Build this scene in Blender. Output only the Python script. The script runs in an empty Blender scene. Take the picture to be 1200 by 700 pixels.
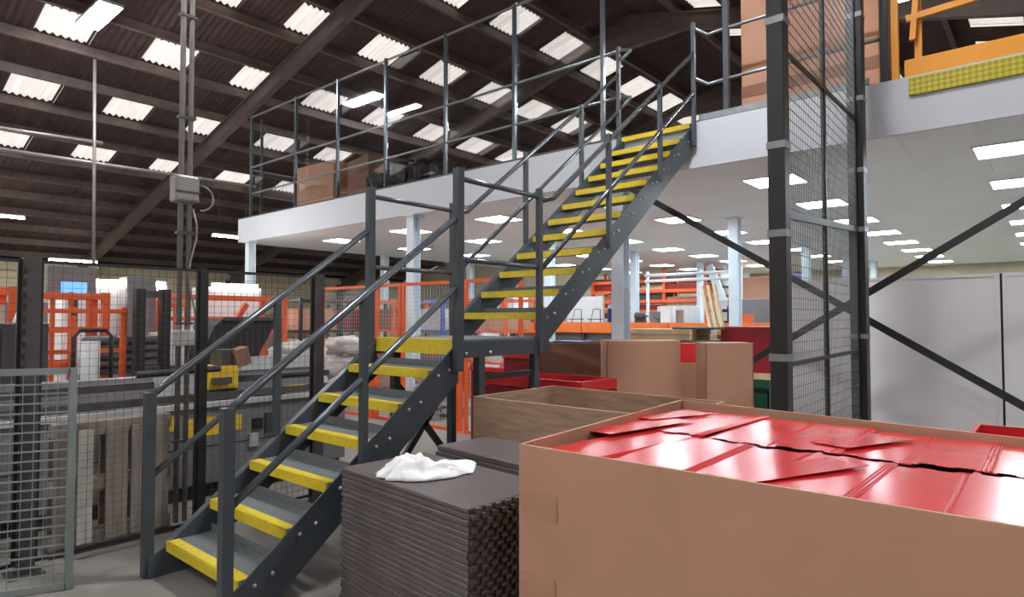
import bpy, bmesh, math, random
from mathutils import Vector, Matrix
random.seed(7)
S = bpy.context.scene
COL = S.collection
# ------------------------------------------------------------------ camera
FPX, YAW, PIT = 743.7, math.radians(40.72), math.radians(1.85)
CAM = Vector((4.117, -1.581, 1.544))
cd = bpy.data.cameras.new('camera'); cd.sensor_width = 36; cd.lens = FPX / 1200 * 36; cd.clip_end = 200; cd.clip_start = .05
cam = bpy.data.objects.new('camera', cd); COL.objects.link(cam); cam.location = CAM
cam.rotation_euler = (math.pi / 2 + PIT, 0, YAW); S.camera = cam
# ------------------------------------------------------------------ world, exposure
W = bpy.data.worlds.new('world'); S.world = W; W.use_nodes = True
W.node_tree.nodes['Background'].inputs[0].default_value = (.75, .82, .9, 1)
W.node_tree.nodes['Background'].inputs[1].default_value = .6
S.view_settings.view_transform = 'Standard'; S.view_settings.look = 'None'
S.view_settings.exposure = 0.25; S.view_settings.gamma = 1
LAMP_E, PANEL_E, SKYLIGHT_E = 165.0, 27.0, .8
# ------------------------------------------------------------------ pixel helpers (a pixel gives a direction; a plane gives the distance)
FW = Vector((-math.sin(YAW) * math.cos(PIT), math.cos(YAW) * math.cos(PIT), math.sin(PIT)))
RT = Vector((math.cos(YAW), math.sin(YAW), 0)); UP = RT.cross(FW)
def ray(u, v): return FW + RT * ((u - 600) / FPX) - UP * ((v - 350) / FPX)
def plane(u, v, ax, val):
    r = ray(u, v); return CAM + r * ((val - CAM[ax]) / r[ax])
def PX(u, v, x): return plane(u, v, 0, x)
def PY(u, v, y): return plane(u, v, 1, y)
def PZ(u, v, z): return plane(u, v, 2, z)
def PD(u, v, d): return CAM + ray(u, v) * d
# ------------------------------------------------------------------ materials
def lin(c): return tuple(((x / 255) / 12.92 if x / 255 <= .04045 else ((x / 255 + .055) / 1.055) ** 2.4) for x in c)
MATS = {}
def mat(name, rgb, rough=.5, metal=0.0, var=.12, scale=6.0, bump=0.0, bscale=60.0, emit=0.0, coat=0.0, stretch=None, spec=.5, rgb2=None, contrast=(.35, .65)):
    m = bpy.data.materials.new(name); m.use_nodes = True; nt = m.node_tree; b = nt.nodes['Principled BSDF']
    c = lin(rgb); lo = lin(rgb2) if rgb2 else tuple(x * (1 - var) for x in c)
    tc = nt.nodes.new('ShaderNodeTexCoord'); mp = nt.nodes.new('ShaderNodeMapping')
    if stretch: mp.inputs['Scale'].default_value = stretch
    nt.links.new(tc.outputs['Object'], mp.inputs['Vector'])
    n = nt.nodes.new('ShaderNodeTexNoise'); n.inputs['Scale'].default_value = scale; n.inputs['Detail'].default_value = 5
    nt.links.new(mp.outputs[0], n.inputs['Vector'])
    r = nt.nodes.new('ShaderNodeValToRGB'); r.color_ramp.elements[0].position = contrast[0]; r.color_ramp.elements[1].position = contrast[1]
    r.color_ramp.elements[0].color = (*lo, 1); r.color_ramp.elements[1].color = (*c, 1)
    nt.links.new(n.outputs['Fac'], r.inputs[0]); nt.links.new(r.outputs[0], b.inputs['Base Color'])
    b.inputs['Roughness'].default_value = rough; b.inputs['Metallic'].default_value = metal
    b.inputs['Specular IOR Level'].default_value = spec
    if coat: b.inputs['Coat Weight'].default_value = coat; b.inputs['Coat Roughness'].default_value = .12
    if bump:
        n2 = nt.nodes.new('ShaderNodeTexNoise'); n2.inputs['Scale'].default_value = bscale; nt.links.new(mp.outputs[0], n2.inputs['Vector'])
        bp = nt.nodes.new('ShaderNodeBump'); bp.inputs['Strength'].default_value = bump; bp.inputs['Distance'].default_value = .01
        nt.links.new(n2.outputs['Fac'], bp.inputs['Height']); nt.links.new(bp.outputs[0], b.inputs['Normal'])
    if emit:
        nt.links.new(r.outputs[0], b.inputs['Emission Color']); b.inputs['Emission Strength'].default_value = emit
    MATS[name] = m; return m
mat('steel', (66, 72, 78), .42, .0, .12, 5, .05, 90)
mat('steel_black', (40, 41, 44), .45, .0, .15, 6)
mat('rail', (92, 98, 104), .27, .45, .1, 5)
mat('rail_galv', (138, 144, 148), .3, .5, .1, 5)
mat('galv', (150, 156, 160), .4, .5, .2, 9)
mat('tread', (112, 116, 118), .75, .0, .35, 55, .5, 120)
mat('nosing', (222, 196, 44), .55, .0, .16, 30, .35, 160)
mat('bolt', (190, 190, 188), .35, .6)
mat('fascia', (195, 198, 205), .45, 0, .03, 1.2)
mat('soffit', (232, 236, 236), .45, 0, .04, 1.5)
mat('column', (214, 226, 234), .4, 0, .05, 3)
mat('deck', (150, 140, 128), .8, 0, .2, 3)
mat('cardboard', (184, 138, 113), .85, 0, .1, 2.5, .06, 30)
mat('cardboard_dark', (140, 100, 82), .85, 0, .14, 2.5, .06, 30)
mat('cardboard_edge', (206, 172, 146), .9, 0, .15, 40)
mat('tape', (177, 131, 105), .4, 0, .08, 8)
mat('ply', (172, 140, 116), .8, 0, .28, 7, .05, 30, stretch=(.6, .6, 5))
mat('wood', (206, 176, 140), .7, 0, .2, 5, stretch=(1, 1, .2))
mat('wood_old', (150, 136, 126), .85, 0, .3, 8, .1, 40, stretch=(2, 2, .3))
mat('wood_white', (206, 198, 188), .85, 0, .25, 10, stretch=(2, 2, .3))
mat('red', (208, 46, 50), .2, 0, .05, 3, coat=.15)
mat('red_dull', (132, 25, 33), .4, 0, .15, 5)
mat('mat', (98, 88, 87), .5, 0, .12, 12, .4, 150)
mat('floor', (142, 135, 128), .62, 0, .3, .9, .12, 25, contrast=(.3, .7))
mat('roof', (98, 80, 79), .8, 0, .3, 3)
mat('purlin', (124, 108, 104), .6, 0, .25, 4)
mat('rafter', (112, 100, 97), .55, 0, .25, 3)
mat('gate_grey', (136, 141, 142), .45, .2, .12, 8)
mat('wire', (96, 96, 94), .5, .3)
mat('wire_dark', (84, 79, 76), .6, .2)
mat('wire_light', (172, 174, 174), .4, .3)
mat('orange', (226, 96, 44), .5, 0, .15, 4)
mat('orange_rack', (238, 122, 52), .5, 0, .1, 4)
mat('amber', (236, 156, 34), .4, 0, .06, 4)
mat('cream', (226, 214, 186), .8, 0, .12, 2)
mat('machine', (120, 118, 119), .5, 0, .12, 3)
mat('machine_light', (190, 190, 188), .4, .2, .1, 6)
mat('machine_dark', (74, 68, 68), .5, 0, .3, 7)
mat('black', (34, 31, 32), .5, 0, .3, 8)
mat('rubber', (24, 24, 25), .55, 0)
mat('yellow', (226, 184, 48), .5, 0, .15, 10)
mat('white', (228, 228, 230), .5, 0, .05, 5)
mat('white_dirty', (204, 200, 198), .6, 0, .12, 5)
mat('cloth', (232, 230, 230), .9, 0, .05, 10, .2, 60)
mat('pink', (226, 176, 178), .9)
mat('sack', (200, 190, 186), .7, 0, .25, 8, .3, 12)
mat('panel_grey', (212, 209, 210), .6, 0, .06, 1.5)
mat('conduit', (140, 134, 132), .4, .3, .15, 6)
mat('blue', (60, 100, 170), .4)
mat('purple', (110, 90, 150), .5)
mat('green', (30, 86, 66), .5)
mat('brick', (172, 122, 108), .85, 0, .3, 14, .2, 30)
mat('bag', (26, 26, 28), .3, 0, .2, 20, .5, 14)
mat('screen', (110, 170, 235), .3, emit=1.0)
mat('lamp', (248, 251, 255), .5, 0, 0, emit=LAMP_E)
mat('striplamp', (255, 250, 242), .5, 0, 0, emit=40.0)
mat('led', (236, 247, 255), .5, 0, 0, emit=PANEL_E)
mat('rooflight', (236, 228, 224), .6, 0, .2, 2.2, emit=SKYLIGHT_E, stretch=(.4, 3, 1))
def chequer(name, rgb, rough=.4):
    m = mat(name, rgb, rough, 0, .08, 8); nt = m.node_tree; b = nt.nodes['Principled BSDF']
    tc = nt.nodes.new('ShaderNodeTexCoord'); mp = nt.nodes.new('ShaderNodeMapping'); mp.inputs['Rotation'].default_value = (0, math.radians(45), 0)
    mp.inputs['Scale'].default_value = (30, 30, 30); nt.links.new(tc.outputs['Object'], mp.inputs[0])
    ch = nt.nodes.new('ShaderNodeTexChecker'); ch.inputs['Scale'].default_value = 1; nt.links.new(mp.outputs[0], ch.inputs[0])
    c0 = lin(rgb); ch.inputs['Color1'].default_value = (*c0, 1); ch.inputs['Color2'].default_value = (*[x * .62 for x in c0], 1); nt.links.new(ch.outputs['Color'], b.inputs['Base Color'])
    bp = nt.nodes.new('ShaderNodeBump'); bp.inputs['Strength'].default_value = .8; bp.inputs['Distance'].default_value = .004
    nt.links.new(ch.outputs['Fac'], bp.inputs['Height']); nt.links.new(bp.outputs[0], b.inputs['Normal'])
chequer('chequer_yellow', (200, 184, 42))
def blockwall(name, c1, c2, mortar):
    m = mat(name, c1, .85); nt = m.node_tree; b = nt.nodes['Principled BSDF']
    tc = nt.nodes.new('ShaderNodeTexCoord'); sx = nt.nodes.new('ShaderNodeSeparateXYZ'); nt.links.new(tc.outputs['Object'], sx.inputs[0])
    ad = nt.nodes.new('ShaderNodeMath'); nt.links.new(sx.outputs[0], ad.inputs[0]); nt.links.new(sx.outputs[1], ad.inputs[1])
    cb = nt.nodes.new('ShaderNodeCombineXYZ'); nt.links.new(ad.outputs[0], cb.inputs[0]); nt.links.new(sx.outputs[2], cb.inputs[1])
    br = nt.nodes.new('ShaderNodeTexBrick'); br.inputs['Scale'].default_value = 1; br.inputs['Brick Width'].default_value = .45; br.inputs['Row Height'].default_value = .225
    br.inputs['Mortar Size'].default_value = .008; br.inputs['Color1'].default_value = (*lin(c1), 1); br.inputs['Color2'].default_value = (*lin(c2), 1); br.inputs['Mortar'].default_value = (*lin(mortar), 1)
    nt.links.new(cb.outputs[0], br.inputs['Vector']); nt.links.new(br.outputs['Color'], b.inputs['Base Color'])
blockwall('blocks', (234, 222, 194), (226, 214, 186), (200, 188, 164))
def glass(name):
    m = bpy.data.materials.new(name); m.use_nodes = True; nt = m.node_tree; nt.nodes.remove(nt.nodes['Principled BSDF'])
    o = nt.nodes['Material Output']; t = nt.nodes.new('ShaderNodeBsdfTransparent'); t.inputs[0].default_value = (.93, .94, .94, 1)
    g = nt.nodes.new('ShaderNodeBsdfGlossy'); g.inputs['Roughness'].default_value = .03
    mx = nt.nodes.new('ShaderNodeMixShader'); mx.inputs[0].default_value = .1
    nt.links.new(t.outputs[0], mx.inputs[1]); nt.links.new(g.outputs[0], mx.inputs[2]); nt.links.new(mx.outputs[0], o.inputs[0])
    MATS[name] = m
glass('clear_sheet')
# ------------------------------------------------------------------ mesh builder
WL = {}
class MB:
    def __init__(s): s.v = []; s.f = []; s.sm = []
    def add(s, vs, fs, smooth=False):
        o = len(s.v); s.v += [Vector(v) for v in vs]
        for f in fs: s.f.append([i + o for i in f]); s.sm.append(smooth)
        return s
    def box(s, x0, x1, y0, y1, z0, z1):
        vs = [(x, y, z) for z in (z0, z1) for y in (y0, y1) for x in (x0, x1)]
        return s.add(vs, [(0, 2, 3, 1), (4, 5, 7, 6), (0, 1, 5, 4), (2, 6, 7, 3), (0, 4, 6, 2), (1, 3, 7, 5)])
    def obox(s, c, ax, ay, az):           # centre + three half-axis vectors
        c, ax, ay, az = Vector(c), Vector(ax), Vector(ay), Vector(az)
        vs = [c + ax * i + ay * j + az * k for k in (-1, 1) for j in (-1, 1) for i in (-1, 1)]
        return s.add(vs, [(0, 2, 3, 1), (4, 5, 7, 6), (0, 1, 5, 4), (2, 6, 7, 3), (0, 4, 6, 2), (1, 3, 7, 5)])
    def bar(s, p, q, w, h, up=(0, 0, 1)):
        p, q = Vector(p), Vector(q); d = q - p; dn = d.normalized(); u = Vector(up)
        if abs(dn.dot(u)) > .95: u = Vector((1, 0, 0))
        sd = dn.cross(u).normalized(); u = sd.cross(dn)
        return s.obox((p + q) / 2, d / 2, sd * (w / 2), u * (h / 2))
    def tube(s, pts, r, n=8):
        pts = [Vector(p) for p in pts]; rings = []
        for i, p in enumerate(pts):
            d = (pts[min(i + 1, len(pts) - 1)] - pts[max(i - 1, 0)]).normalized()
            u = Vector((0, 0, 1)) if abs(d.z) < .95 else Vector((1, 0, 0)); a = d.cross(u).normalized(); b = a.cross(d)
            rings.append([p + a * (r * math.cos(t * 2 * math.pi / n)) + b * (r * math.sin(t * 2 * math.pi / n)) for t in range(n)])
        o = len(s.v); s.v += [v for R in rings for v in R]
        for i in range(len(pts) - 1):
            for t in range(n):
                s.f.append([o + i * n + t, o + i * n + (t + 1) % n, o + (i + 1) * n + (t + 1) % n, o + (i + 1) * n + t]); s.sm.append(True)
        s.f.append([o + t for t in range(n)][::-1]); s.sm.append(False)
        s.f.append([o + (len(pts) - 1) * n + t for t in range(n)]); s.sm.append(False)
        return s
    def wire(s, p, q, w):                 # thin three-sided wire
        p, q = Vector(p), Vector(q); d = (q - p).normalized(); u = Vector((0, 0, 1)) if abs(d.z) < .9 else Vector((1, 0, 0))
        a = d.cross(u).normalized() * w / 2; b = a.cross(d).normalized() * w / 2
        vs = [e + x for e in (p, q) for x in (a + b, b - a, -a - b, a - b)]
        return s.add(vs, [(0, 1, 5, 4), (1, 2, 6, 5), (2, 3, 7, 6), (3, 0, 4, 7)])
    def prism(s, poly, off):              # polygon of 3-D points extruded by a vector
        n = len(poly); off = Vector(off); vs = [Vector(p) for p in poly] + [Vector(p) + off for p in poly]
        return s.add(vs, [list(range(n))[::-1], list(range(n, 2 * n))] + [(i, (i + 1) % n, n + (i + 1) % n, n + i) for i in range(n)])
    def lathe(s, c, prof, n=12, axis='z'):
        c = Vector(c); o = len(s.v)
        for r, h in prof:
            for t in range(n):
                x, y = r * math.cos(t * 2 * math.pi / n), r * math.sin(t * 2 * math.pi / n)
                s.v.append(c + (Vector((x, y, h)) if axis == 'z' else Vector((h, x, y)) if axis == 'x' else Vector((x, h, y))))
        for i in range(len(prof) - 1):
            for t in range(n): s.f.append([o + i * n + t, o + i * n + (t + 1) % n, o + (i + 1) * n + (t + 1) % n, o + (i + 1) * n + t]); s.sm.append(True)
        s.f.append([o + t for t in range(n)][::-1]); s.sm.append(False); s.f.append([o + (len(prof) - 1) * n + t for t in range(n)]); s.sm.append(False)
        return s
    def bounds(s):
        return [min(v[i] for v in s.v) for i in range(3)], [max(v[i] for v in s.v) for i in range(3)]
    def mesh(s, name, m, origin):
        me = bpy.data.meshes.new(name); o = Vector(origin)
        me.from_pydata([v - o for v in s.v], [], s.f)
        for p, k in zip(me.polygons, s.sm): p.use_smooth = k
        bm = bmesh.new(); bm.from_mesh(me); bmesh.ops.recalc_face_normals(bm, faces=bm.faces); bm.to_mesh(me); bm.free()
        me.materials.append(MATS[m]); return me
    def build(s, name, m, parent=None, kind=None, label=None, bevel=0, origin=None):
        lo, hi = s.bounds()
        org = Vector(origin) if origin else Vector(((lo[0] + hi[0]) / 2, (lo[1] + hi[1]) / 2, lo[2]))
        ob = bpy.data.objects.new(name, s.mesh(name, m, org)); COL.objects.link(ob)
        link(ob, org, parent)
        if kind: ob['kind'] = kind
        if label: ob['label'] = label
        if bevel:
            b = ob.modifiers.new('bevel', 'BEVEL'); b.width = bevel; b.segments = 2; b.limit_method = 'ANGLE'
        return ob
def link(ob, world, parent):
    WL[ob.name] = Vector(world)
    if parent: ob.parent = parent; ob.location = Vector(world) - WL[parent.name]
    else: ob.location = world
def inst(name, me, world, parent=None, rot=(0, 0, 0), scale=(1, 1, 1)):
    ob = bpy.data.objects.new(name, me); COL.objects.link(ob); link(ob, world, parent); ob.rotation_euler = rot; ob.scale = scale; return ob
def tag(ob, label, cat, group=None, kind=None):
    ob['label'] = label; ob['category'] = cat
    if group: ob['group'] = group
    if kind: ob['kind'] = kind
    return ob
def thing(name, label, cat, loc, group=None):
    e = bpy.data.objects.new(name, None); COL.objects.link(e); e.location = loc; WL[e.name] = Vector(loc); e.empty_display_size = .1
    return tag(e, label, cat, group)
def struct(ob, label, cat='structure'): return tag(ob, label, cat, kind='structure')
ORD = ['first', 'second', 'third', 'fourth', 'fifth', 'sixth', 'seventh', 'eighth', 'ninth', 'tenth', 'eleventh', 'twelfth', 'thirteenth', 'fourteenth', 'fifteenth', 'sixteenth', 'seventeenth', 'eighteenth', 'nineteenth', 'twentieth', 'twenty-first', 'twenty-second', 'twenty-third', 'twenty-fourth', 'twenty-fifth', 'twenty-sixth', 'twenty-seventh', 'twenty-eighth', 'twenty-ninth', 'thirtieth']
# ------------------------------------------------------------------ the shed: floor, walls, roof
XW, XE, YN, YS, XR = -26.2, 18.0, 23.5, -13.0, -4.1
def zr(x): return 7.58 + .26 * ((x if x <= XR else 2 * XR - x) + 11.97)
struct(MB().box(XW - .3, XE + .3, YS - .3, YN + .3, -.2, 0).build('floor', 'floor'), 'worn grey concrete warehouse floor', 'floor')
struct(MB().box(XW - .25, XW, YS, YN, 0, zr(XW) - .05).build('wall_left', 'blocks'), 'cream painted block wall under the low eaves', 'wall')
struct(MB().box(XE, XE + .25, YS, YN, 0, zr(XE) - .05).build('wall_right', 'blocks'), 'cream block wall behind the viewer', 'wall')
for nm, y0, y1, lb in (('wall_back', YN, YN + .25, 'far cream gable wall behind the mezzanine'), ('wall_front', YS - .25, YS, 'cream gable wall behind the viewer')):
    struct(MB().prism([(XW, y0, 0), (XE, y0, 0), (XE, y0, zr(XE) - .06), (XR, y0, zr(XR) - .06), (XW, y0, zr(XW) - .06)], (0, y1 - y0, 0)).build(nm, 'cream'), lb, 'wall')
struct(MB().box(XW + .01, XW + .3, YS, YN, 3.42, 3.78).build('trim_1', 'cream'), 'cream eaves beam along the block wall', 'trim')
PK = [-11.97 + 1.33 * k for k in range(-10, 6)]                    # purlin lines on the left slope
LIGHT_ROWS = [4, 2, 0, -2, -4]                                     # purlin indices that carry rooflights
LY0, LPITCH, LW = 3.83, 2.032, .95
PITCHC, AMP = .146, .034
def corr(y): return AMP * math.sin(2 * math.pi * (y - LY0) / PITCHC)
m = MB(); stp = PITCHC / 4
LA, LB = .06, .95
LX = [-11.97 + 1.33 * k for k in LIGHT_ROWS]
xs = sorted([XW - .2] + PK + [XR] + [x + q for x in LX for q in (LA, LB)]); ny = int((YN - YS) / stp)
ys = [YS + i * stp for i in range(ny + 1)]
def lit(y):
    t = (y - LY0) % LPITCH; return t < LW and (-12.4 <= y - t)
for side in (0, 1):
    base = len(m.v)
    for x in xs:
        X = x if side == 0 else 2 * XR - x; z = zr(x)
        m.v += [Vector((X, y, z + corr(y))) for y in ys]
    n1 = ny + 1
    for i in range(len(xs) - 1):
        isrow = any(abs(xs[i] - x - LA) < .001 for x in LX)
        for j in range(ny):
            if isrow and lit(ys[j] + stp / 2): continue
            a = base + i * n1 + j; m.f.append([a, a + 1, a + n1 + 1, a + n1]); m.sm.append(True)
ceiling = m.build('ceiling', 'roof', origin=(XR, 5, 4))
struct(ceiling, 'dark corrugated sheet roof with rows of translucent rooflights', 'roof')
me_l = {}
for side in (0, 1):
    mm = MB(); n = int(LW / stp) + 1; s1 = 1 if side == 0 else -1
    for j in range(n + 1):
        y = j * stp; z = AMP * math.sin(2 * math.pi * y / PITCHC)
        mm.v += [Vector((s1 * LA, y, LA * .26 + z)), Vector((s1 * LB, y, LB * .26 + z))]
    for j in range(n): mm.f.append([2 * j, 2 * j + 2, 2 * j + 3, 2 * j + 1]); mm.sm.append(True)
    me_l[side] = mm.mesh('rooflight', 'rooflight', (0, 0, 0))
for side in (0, 1):
    for k in LIGHT_ROWS:
        for j in range(-7, 10):
            x = -11.97 + 1.33 * k; X = x if side == 0 else 2 * XR - x; y = LY0 + LPITCH * j
            if y + LW < YN: inst('rooflight', me_l[side], (X, y, zr(x) + .002), ceiling)
for side in (0, 1):
    pm = MB(); pm.box(-.03, .03, YS + .02, YN - .02, -.24, -.035); pm.box(-.03, .07, YS + .02, YN - .02, -.25, -.235)
    pme = pm.mesh('purlin', 'purlin', (0, 0, 0))
    for x in PK:
        X = x if side == 0 else 2 * XR - x; inst('purlin', pme, (X, 0, zr(x)), ceiling)
for Y in (-12.1, -5.95, .25, 6.41, 12.62, 18.8):
    rm = MB()
    for s1 in (-1, 1):
        e = XW + .1 if s1 < 0 else 2 * XR - XW - .1
        for w, h0, h1 in ((.17, -.29, -.26), (.012, -.66, -.29), (.17, -.69, -.66)):
            a = (e, Y - w / 2, zr(e) + h0); b = (XR, Y - w / 2, zr(XR) + h0)
            rm.prism([a, b, (b[0], b[1], b[2] + h1 - h0), (a[0], a[1], a[2] + h1 - h0)], (0, w, 0))
        hx = XR + s1 * 1.6                                                       # apex and eaves haunches
        rm.prism([(XR, Y - .08, zr(XR) - .66), (hx, Y - .08, zr(hx) - .66), (XR + s1 * .5, Y - .08, zr(XR) - 1.12), (XR, Y - .08, zr(XR) - 1.12)], (0, .16, 0))
        hx = e - s1 * 2.6
        rm.prism([(e, Y - .085, zr(e) - .66), (hx, Y - .085, zr(hx) - .66), (e, Y - .085, zr(e) - 1.2)], (0, .17, 0))
    rm.build('rafter', 'rafter', ceiling)
    for e in (XW + .2, XE - .2):
        sm_ = MB(); sm_.box(e - .19, e - .17, Y - .09, Y + .09, 0, zr(e) - .5); sm_.box(e + .17, e + .19, Y - .09, Y + .09, 0, zr(e) - .5); sm_.box(e - .17, e + .17, Y - .008, Y + .008, 0, zr(e) - .5)
        struct(sm_.build('trim_2', 'rafter'), 'dark steel stanchion against the side wall', 'stanchion')
# shed lamps: visible ones on the left slope, unseen rest added for light, partly repeating and mirroring that line
def highbay(p, label, d=(1, 0, 0), L=1.35, Wd=.36, drop=.5):
    p = Vector(p); t = thing('high_bay_lamp', label, 'lamp', p, 'lamps under the shed roof'); d = Vector(d).normalized(); s = d.cross(Vector((0, 0, 1)))
    MB().obox(p + Vector((0, 0, .05)), d * (L / 2 + .03), s * (Wd / 2 + .03), Vector((0, 0, .03))).build('housing', 'machine_light', t)
    MB().obox(p + Vector((0, 0, .01)), d * (L / 2), s * (Wd / 2), Vector((0, 0, .012))).build('diffuser', 'lamp', t)
    h = MB()
    for q in (-1, 1): h.tube([p + d * q * L * .4 + Vector((0, 0, .08)), p + d * q * L * .4 + Vector((0, 0, .08 + drop))], .006, 5)
    h.build('suspension_wires', 'wire', t)
L1 = PD(116, 20, 12.4); L2 = PD(472, 130, 18.4)
highbay(L1, 'bright rectangular lamp at the upper left beneath the roof', drop=.35)
highbay(L2, 'bright lamp seen through the mezzanine guardrail', Wd=.2, drop=.12)
for x, y, lb in ((L1.x, -5.4, 'added lamp behind the viewer on the left slope'), (2.0, 2.6, 'added lamp over the open carton out of frame'), (2.0, -5.4, 'added lamp behind the viewer on the right slope'),
                 (2.0, 10.5, 'added unseen lamp over the mezzanine deck on the right slope'), (9.5, 2.6, 'added unseen lamp far right of the stairs'), (9.5, -5.4, 'added lamp far right behind the viewer'),
                 (L1.x, 18.5, 'added unseen lamp over the far end of the mezzanine'), (-17.5, -3, 'added lamp over the far left machines, out of frame'), (-21.0, -3.5, 'added lamp brightening the block wall, out of frame'), (-21.0, -9, 'second added lamp brightening the block wall, out of frame'), (-4.3, -3.2, 'added unseen lamp high above the foot of the stairs')):
    highbay((x, y, min(zr(x) - 1.15, 7.7)), lb, drop=.35)  # lamps added out of view; the far left ones brighten the block wall
def batten(p, label, L=1.5, d=(0, 1, 0), wires=1.4):
    p = Vector(p); d = Vector(d).normalized(); t = thing('batten_lamp', label, 'lamp', p, 'strip lamps in the shed')
    MB().bar(p - d * L / 2, p + d * L / 2, .12, .05).build('tube_cover', 'striplamp', t)
    MB().bar(p - d * L / 2 + Vector((0, 0, .05)), p + d * L / 2 + Vector((0, 0, .05)), .1, .05).build('housing', 'machine_light', t)
    h = MB()
    for q in (-1, 1): h.tube([p + d * q * L * .35 + Vector((0, 0, .07)), p + d * q * L * .35 + Vector((0, 0, wires))], .008, 5)
    h.build('suspension_wires', 'wire', t)
batten(PD(272, 278, 20), 'strip lamp hanging left of the mezzanine corner', 1.2)
batten(PD(86, 306, 22), 'strip lamp hanging before the cream wall', 1.4)
batten(PD(-2, 253, 18), 'strip lamp at the left edge under the roof', 1.2, wires=.3)
# ------------------------------------------------------------------ mezzanine
MX0, MX1, MY, MY1, MZ, SO = -10.27, 7.2, 5.40, 23.2, 3.85, 3.31
mz = thing('mezzanine', 'long grey mezzanine floor with deep pale fascia on white columns', 'mezzanine', (-1.5, 14, 0))
MB().box(MX0 + .03, MX1, MY + .03, MY1, SO + .02, MZ).build('deck', 'deck', mz)
for i in range(4):
    x0 = MX0 + i * (MX1 - MX0) / 4; MB().box(x0 + .0004, x0 + (MX1 - MX0) / 4 - .0004, MY - .01, MY + .03, SO, MZ - .005).build('fascia_panel', 'fascia', mz)
MB().box(MX0, MX0 + .03, MY - .01, MY1, SO, MZ - .005).build('fascia_panel', 'fascia', mz)
MB().box(MX0 + .03, MX1, MY + .03, MY1, SO, SO + .02).build('soffit', 'soffit', mz)
sp = MB().box(-.01, .01, MY + .05, MY + 2.4, SO - .004, SO).mesh('ceiling_strip', 'white', (0, 0, 0))
for x in (2.34, 2.95, 3.56, 4.17): inst('ceiling_strip', sp, (x, 0, 0), mz)
cm = MB(); w = .17
cm.box(-w / 2, w / 2, -w / 2, -w / 2 + .012, 0, SO); cm.box(-w / 2, w / 2, w / 2 - .012, w / 2, 0, SO); cm.box(-.006, .006, -w / 2 + .012, w / 2 - .012, 0, SO)
cm.box(-.13, .13, -.13, .13, SO - .015, SO); cm.box(-.14, .14, -.14, .14, 0, .015)
cme = cm.mesh('column', 'column', (0, 0, 0))
for x, yy in ((-9.92, (5.52, 9.35, 12.7, 17, 20.8)), (-4.22, (5.52, 9.35, 13.0, 17, 20.8)), (-.15, (5.52, 9.35, 13.5, 17.1, 20.4)), (5.1, (5.52, 9.35, 13.2, 17, 20.8))):
    for y in yy: inst('column', cme, (x, y, 0), mz)
for (za, zb) in ((3.28, .05), (.05, 3.28)):
    MB().bar((-.1, 5.47 + (.02 if za > 1 else 0), za), (5.05, 5.47 + (.02 if za > 1 else 0), zb), .012, .07).build('cross_brace', 'steel_black', mz)
lm = MB().box(-.3, .3, -.3, .3, -.012, 0).mesh('diffuser', 'led', (0, 0, 0)); fm = MB()
for a in ((-.32, .32, -.32, -.3), (-.32, .32, .3, .32), (-.32, -.3, -.3, .3), (.3, .32, -.3, .3)): fm.box(*a, -.016, 0)
fm = fm.mesh('frame', 'white', (0, 0, 0))
for i in range(6):
    for j in range(8):
        x, y = 1.42 - 2.37 * (i - 1), 6.7 + 2.12 * j + (0.05 if j > 1 else 0)
        if x > 6 or y > 23: continue
        t = thing('led_panel_lamp', f'square LED ceiling panel under mezzanine, {ORD[j]} row back, {ORD[i]} column from right', 'lamp', (x, y, SO - .0005), 'LED panels in the mezzanine ceiling')
        for nm, me in (('diffuser', lm), ('frame', fm)): inst(nm, me, (x, y, SO - .0005), t)
# guardrail along the mezzanine edge
RY = 5.5
def tb(name, mt, parent, *pts, r=.021): return MB().tube(pts, r).build(name, mt, parent)
g = thing('guardrail', 'tall steel guardrail with clear sheets along the mezzanine left of the stairs', 'guardrail', (-5, RY, MZ))
PXS = [-9.9, -7.99, -6.46, -4.97, -3.41, -1.93, -.39]
MB().box(MX0, .0, MY - .015, MY + .05, MZ, MZ + .022).build('edge_angle', 'steel', g)
for x in PXS: MB().box(x - .025, x + .025, RY - .025, RY + .025, MZ, 6.24).build('post', 'rail', g)
for z in (6.2, 5.03, 4.42): tb('rail', 'rail_galv', g, (PXS[0], RY, z), (-.39 if z > 6 else -.1, RY, z))
for z in (5.03, 4.42): tb('rail_end', 'rail_galv', g, (-.1, RY, z), (.03, RY, z - .04), (.05, RY - .08, z - .1), (-.03, 5.36, z - .2))
for a, b in zip(PXS[:-1], PXS[1:]): MB().box(a + .03, b - .03, RY + .026, RY + .03, MZ + .12, 6.17).build('clear_sheet', 'clear_sheet', g)
g = thing('guardrail', 'plain steel guardrail returning along the left end of the mezzanine', 'guardrail', (-10.0, 12, MZ))
for y in [5.8] + [7.4 + 1.6 * i for i in range(9)]: MB().box(-10.025, -9.975, y - .025, y + .025, MZ, 6.24 if y < 6 else 5.05).build('post', 'rail', g)
for z in (5.0, 4.42): tb('rail', 'rail_galv', g, (-10, 5.53, z), (-10, 20.2, z))
g = thing('guardrail', 'steel guardrail right of the stair head before the tall cardboard carton', 'guardrail', (2, RY, MZ))
MB().box(.99, 2.75, MY - .015, MY + .02, MZ, MZ + .07).build('kick_plate', 'galv', g)
for x, h in ((1.28, 6.3), (2.87, 6.3)): MB().box(x - .03, x + .03, RY - .03, RY + .03, MZ, h).build('post', 'steel', g)
for z in (4.91, 4.32): tb('rail', 'rail_galv', g, (.96, 5.36, z + .03), (1.06, RY, z - .02), (1.28, RY, z - .01), (2.87, RY, z))
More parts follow.
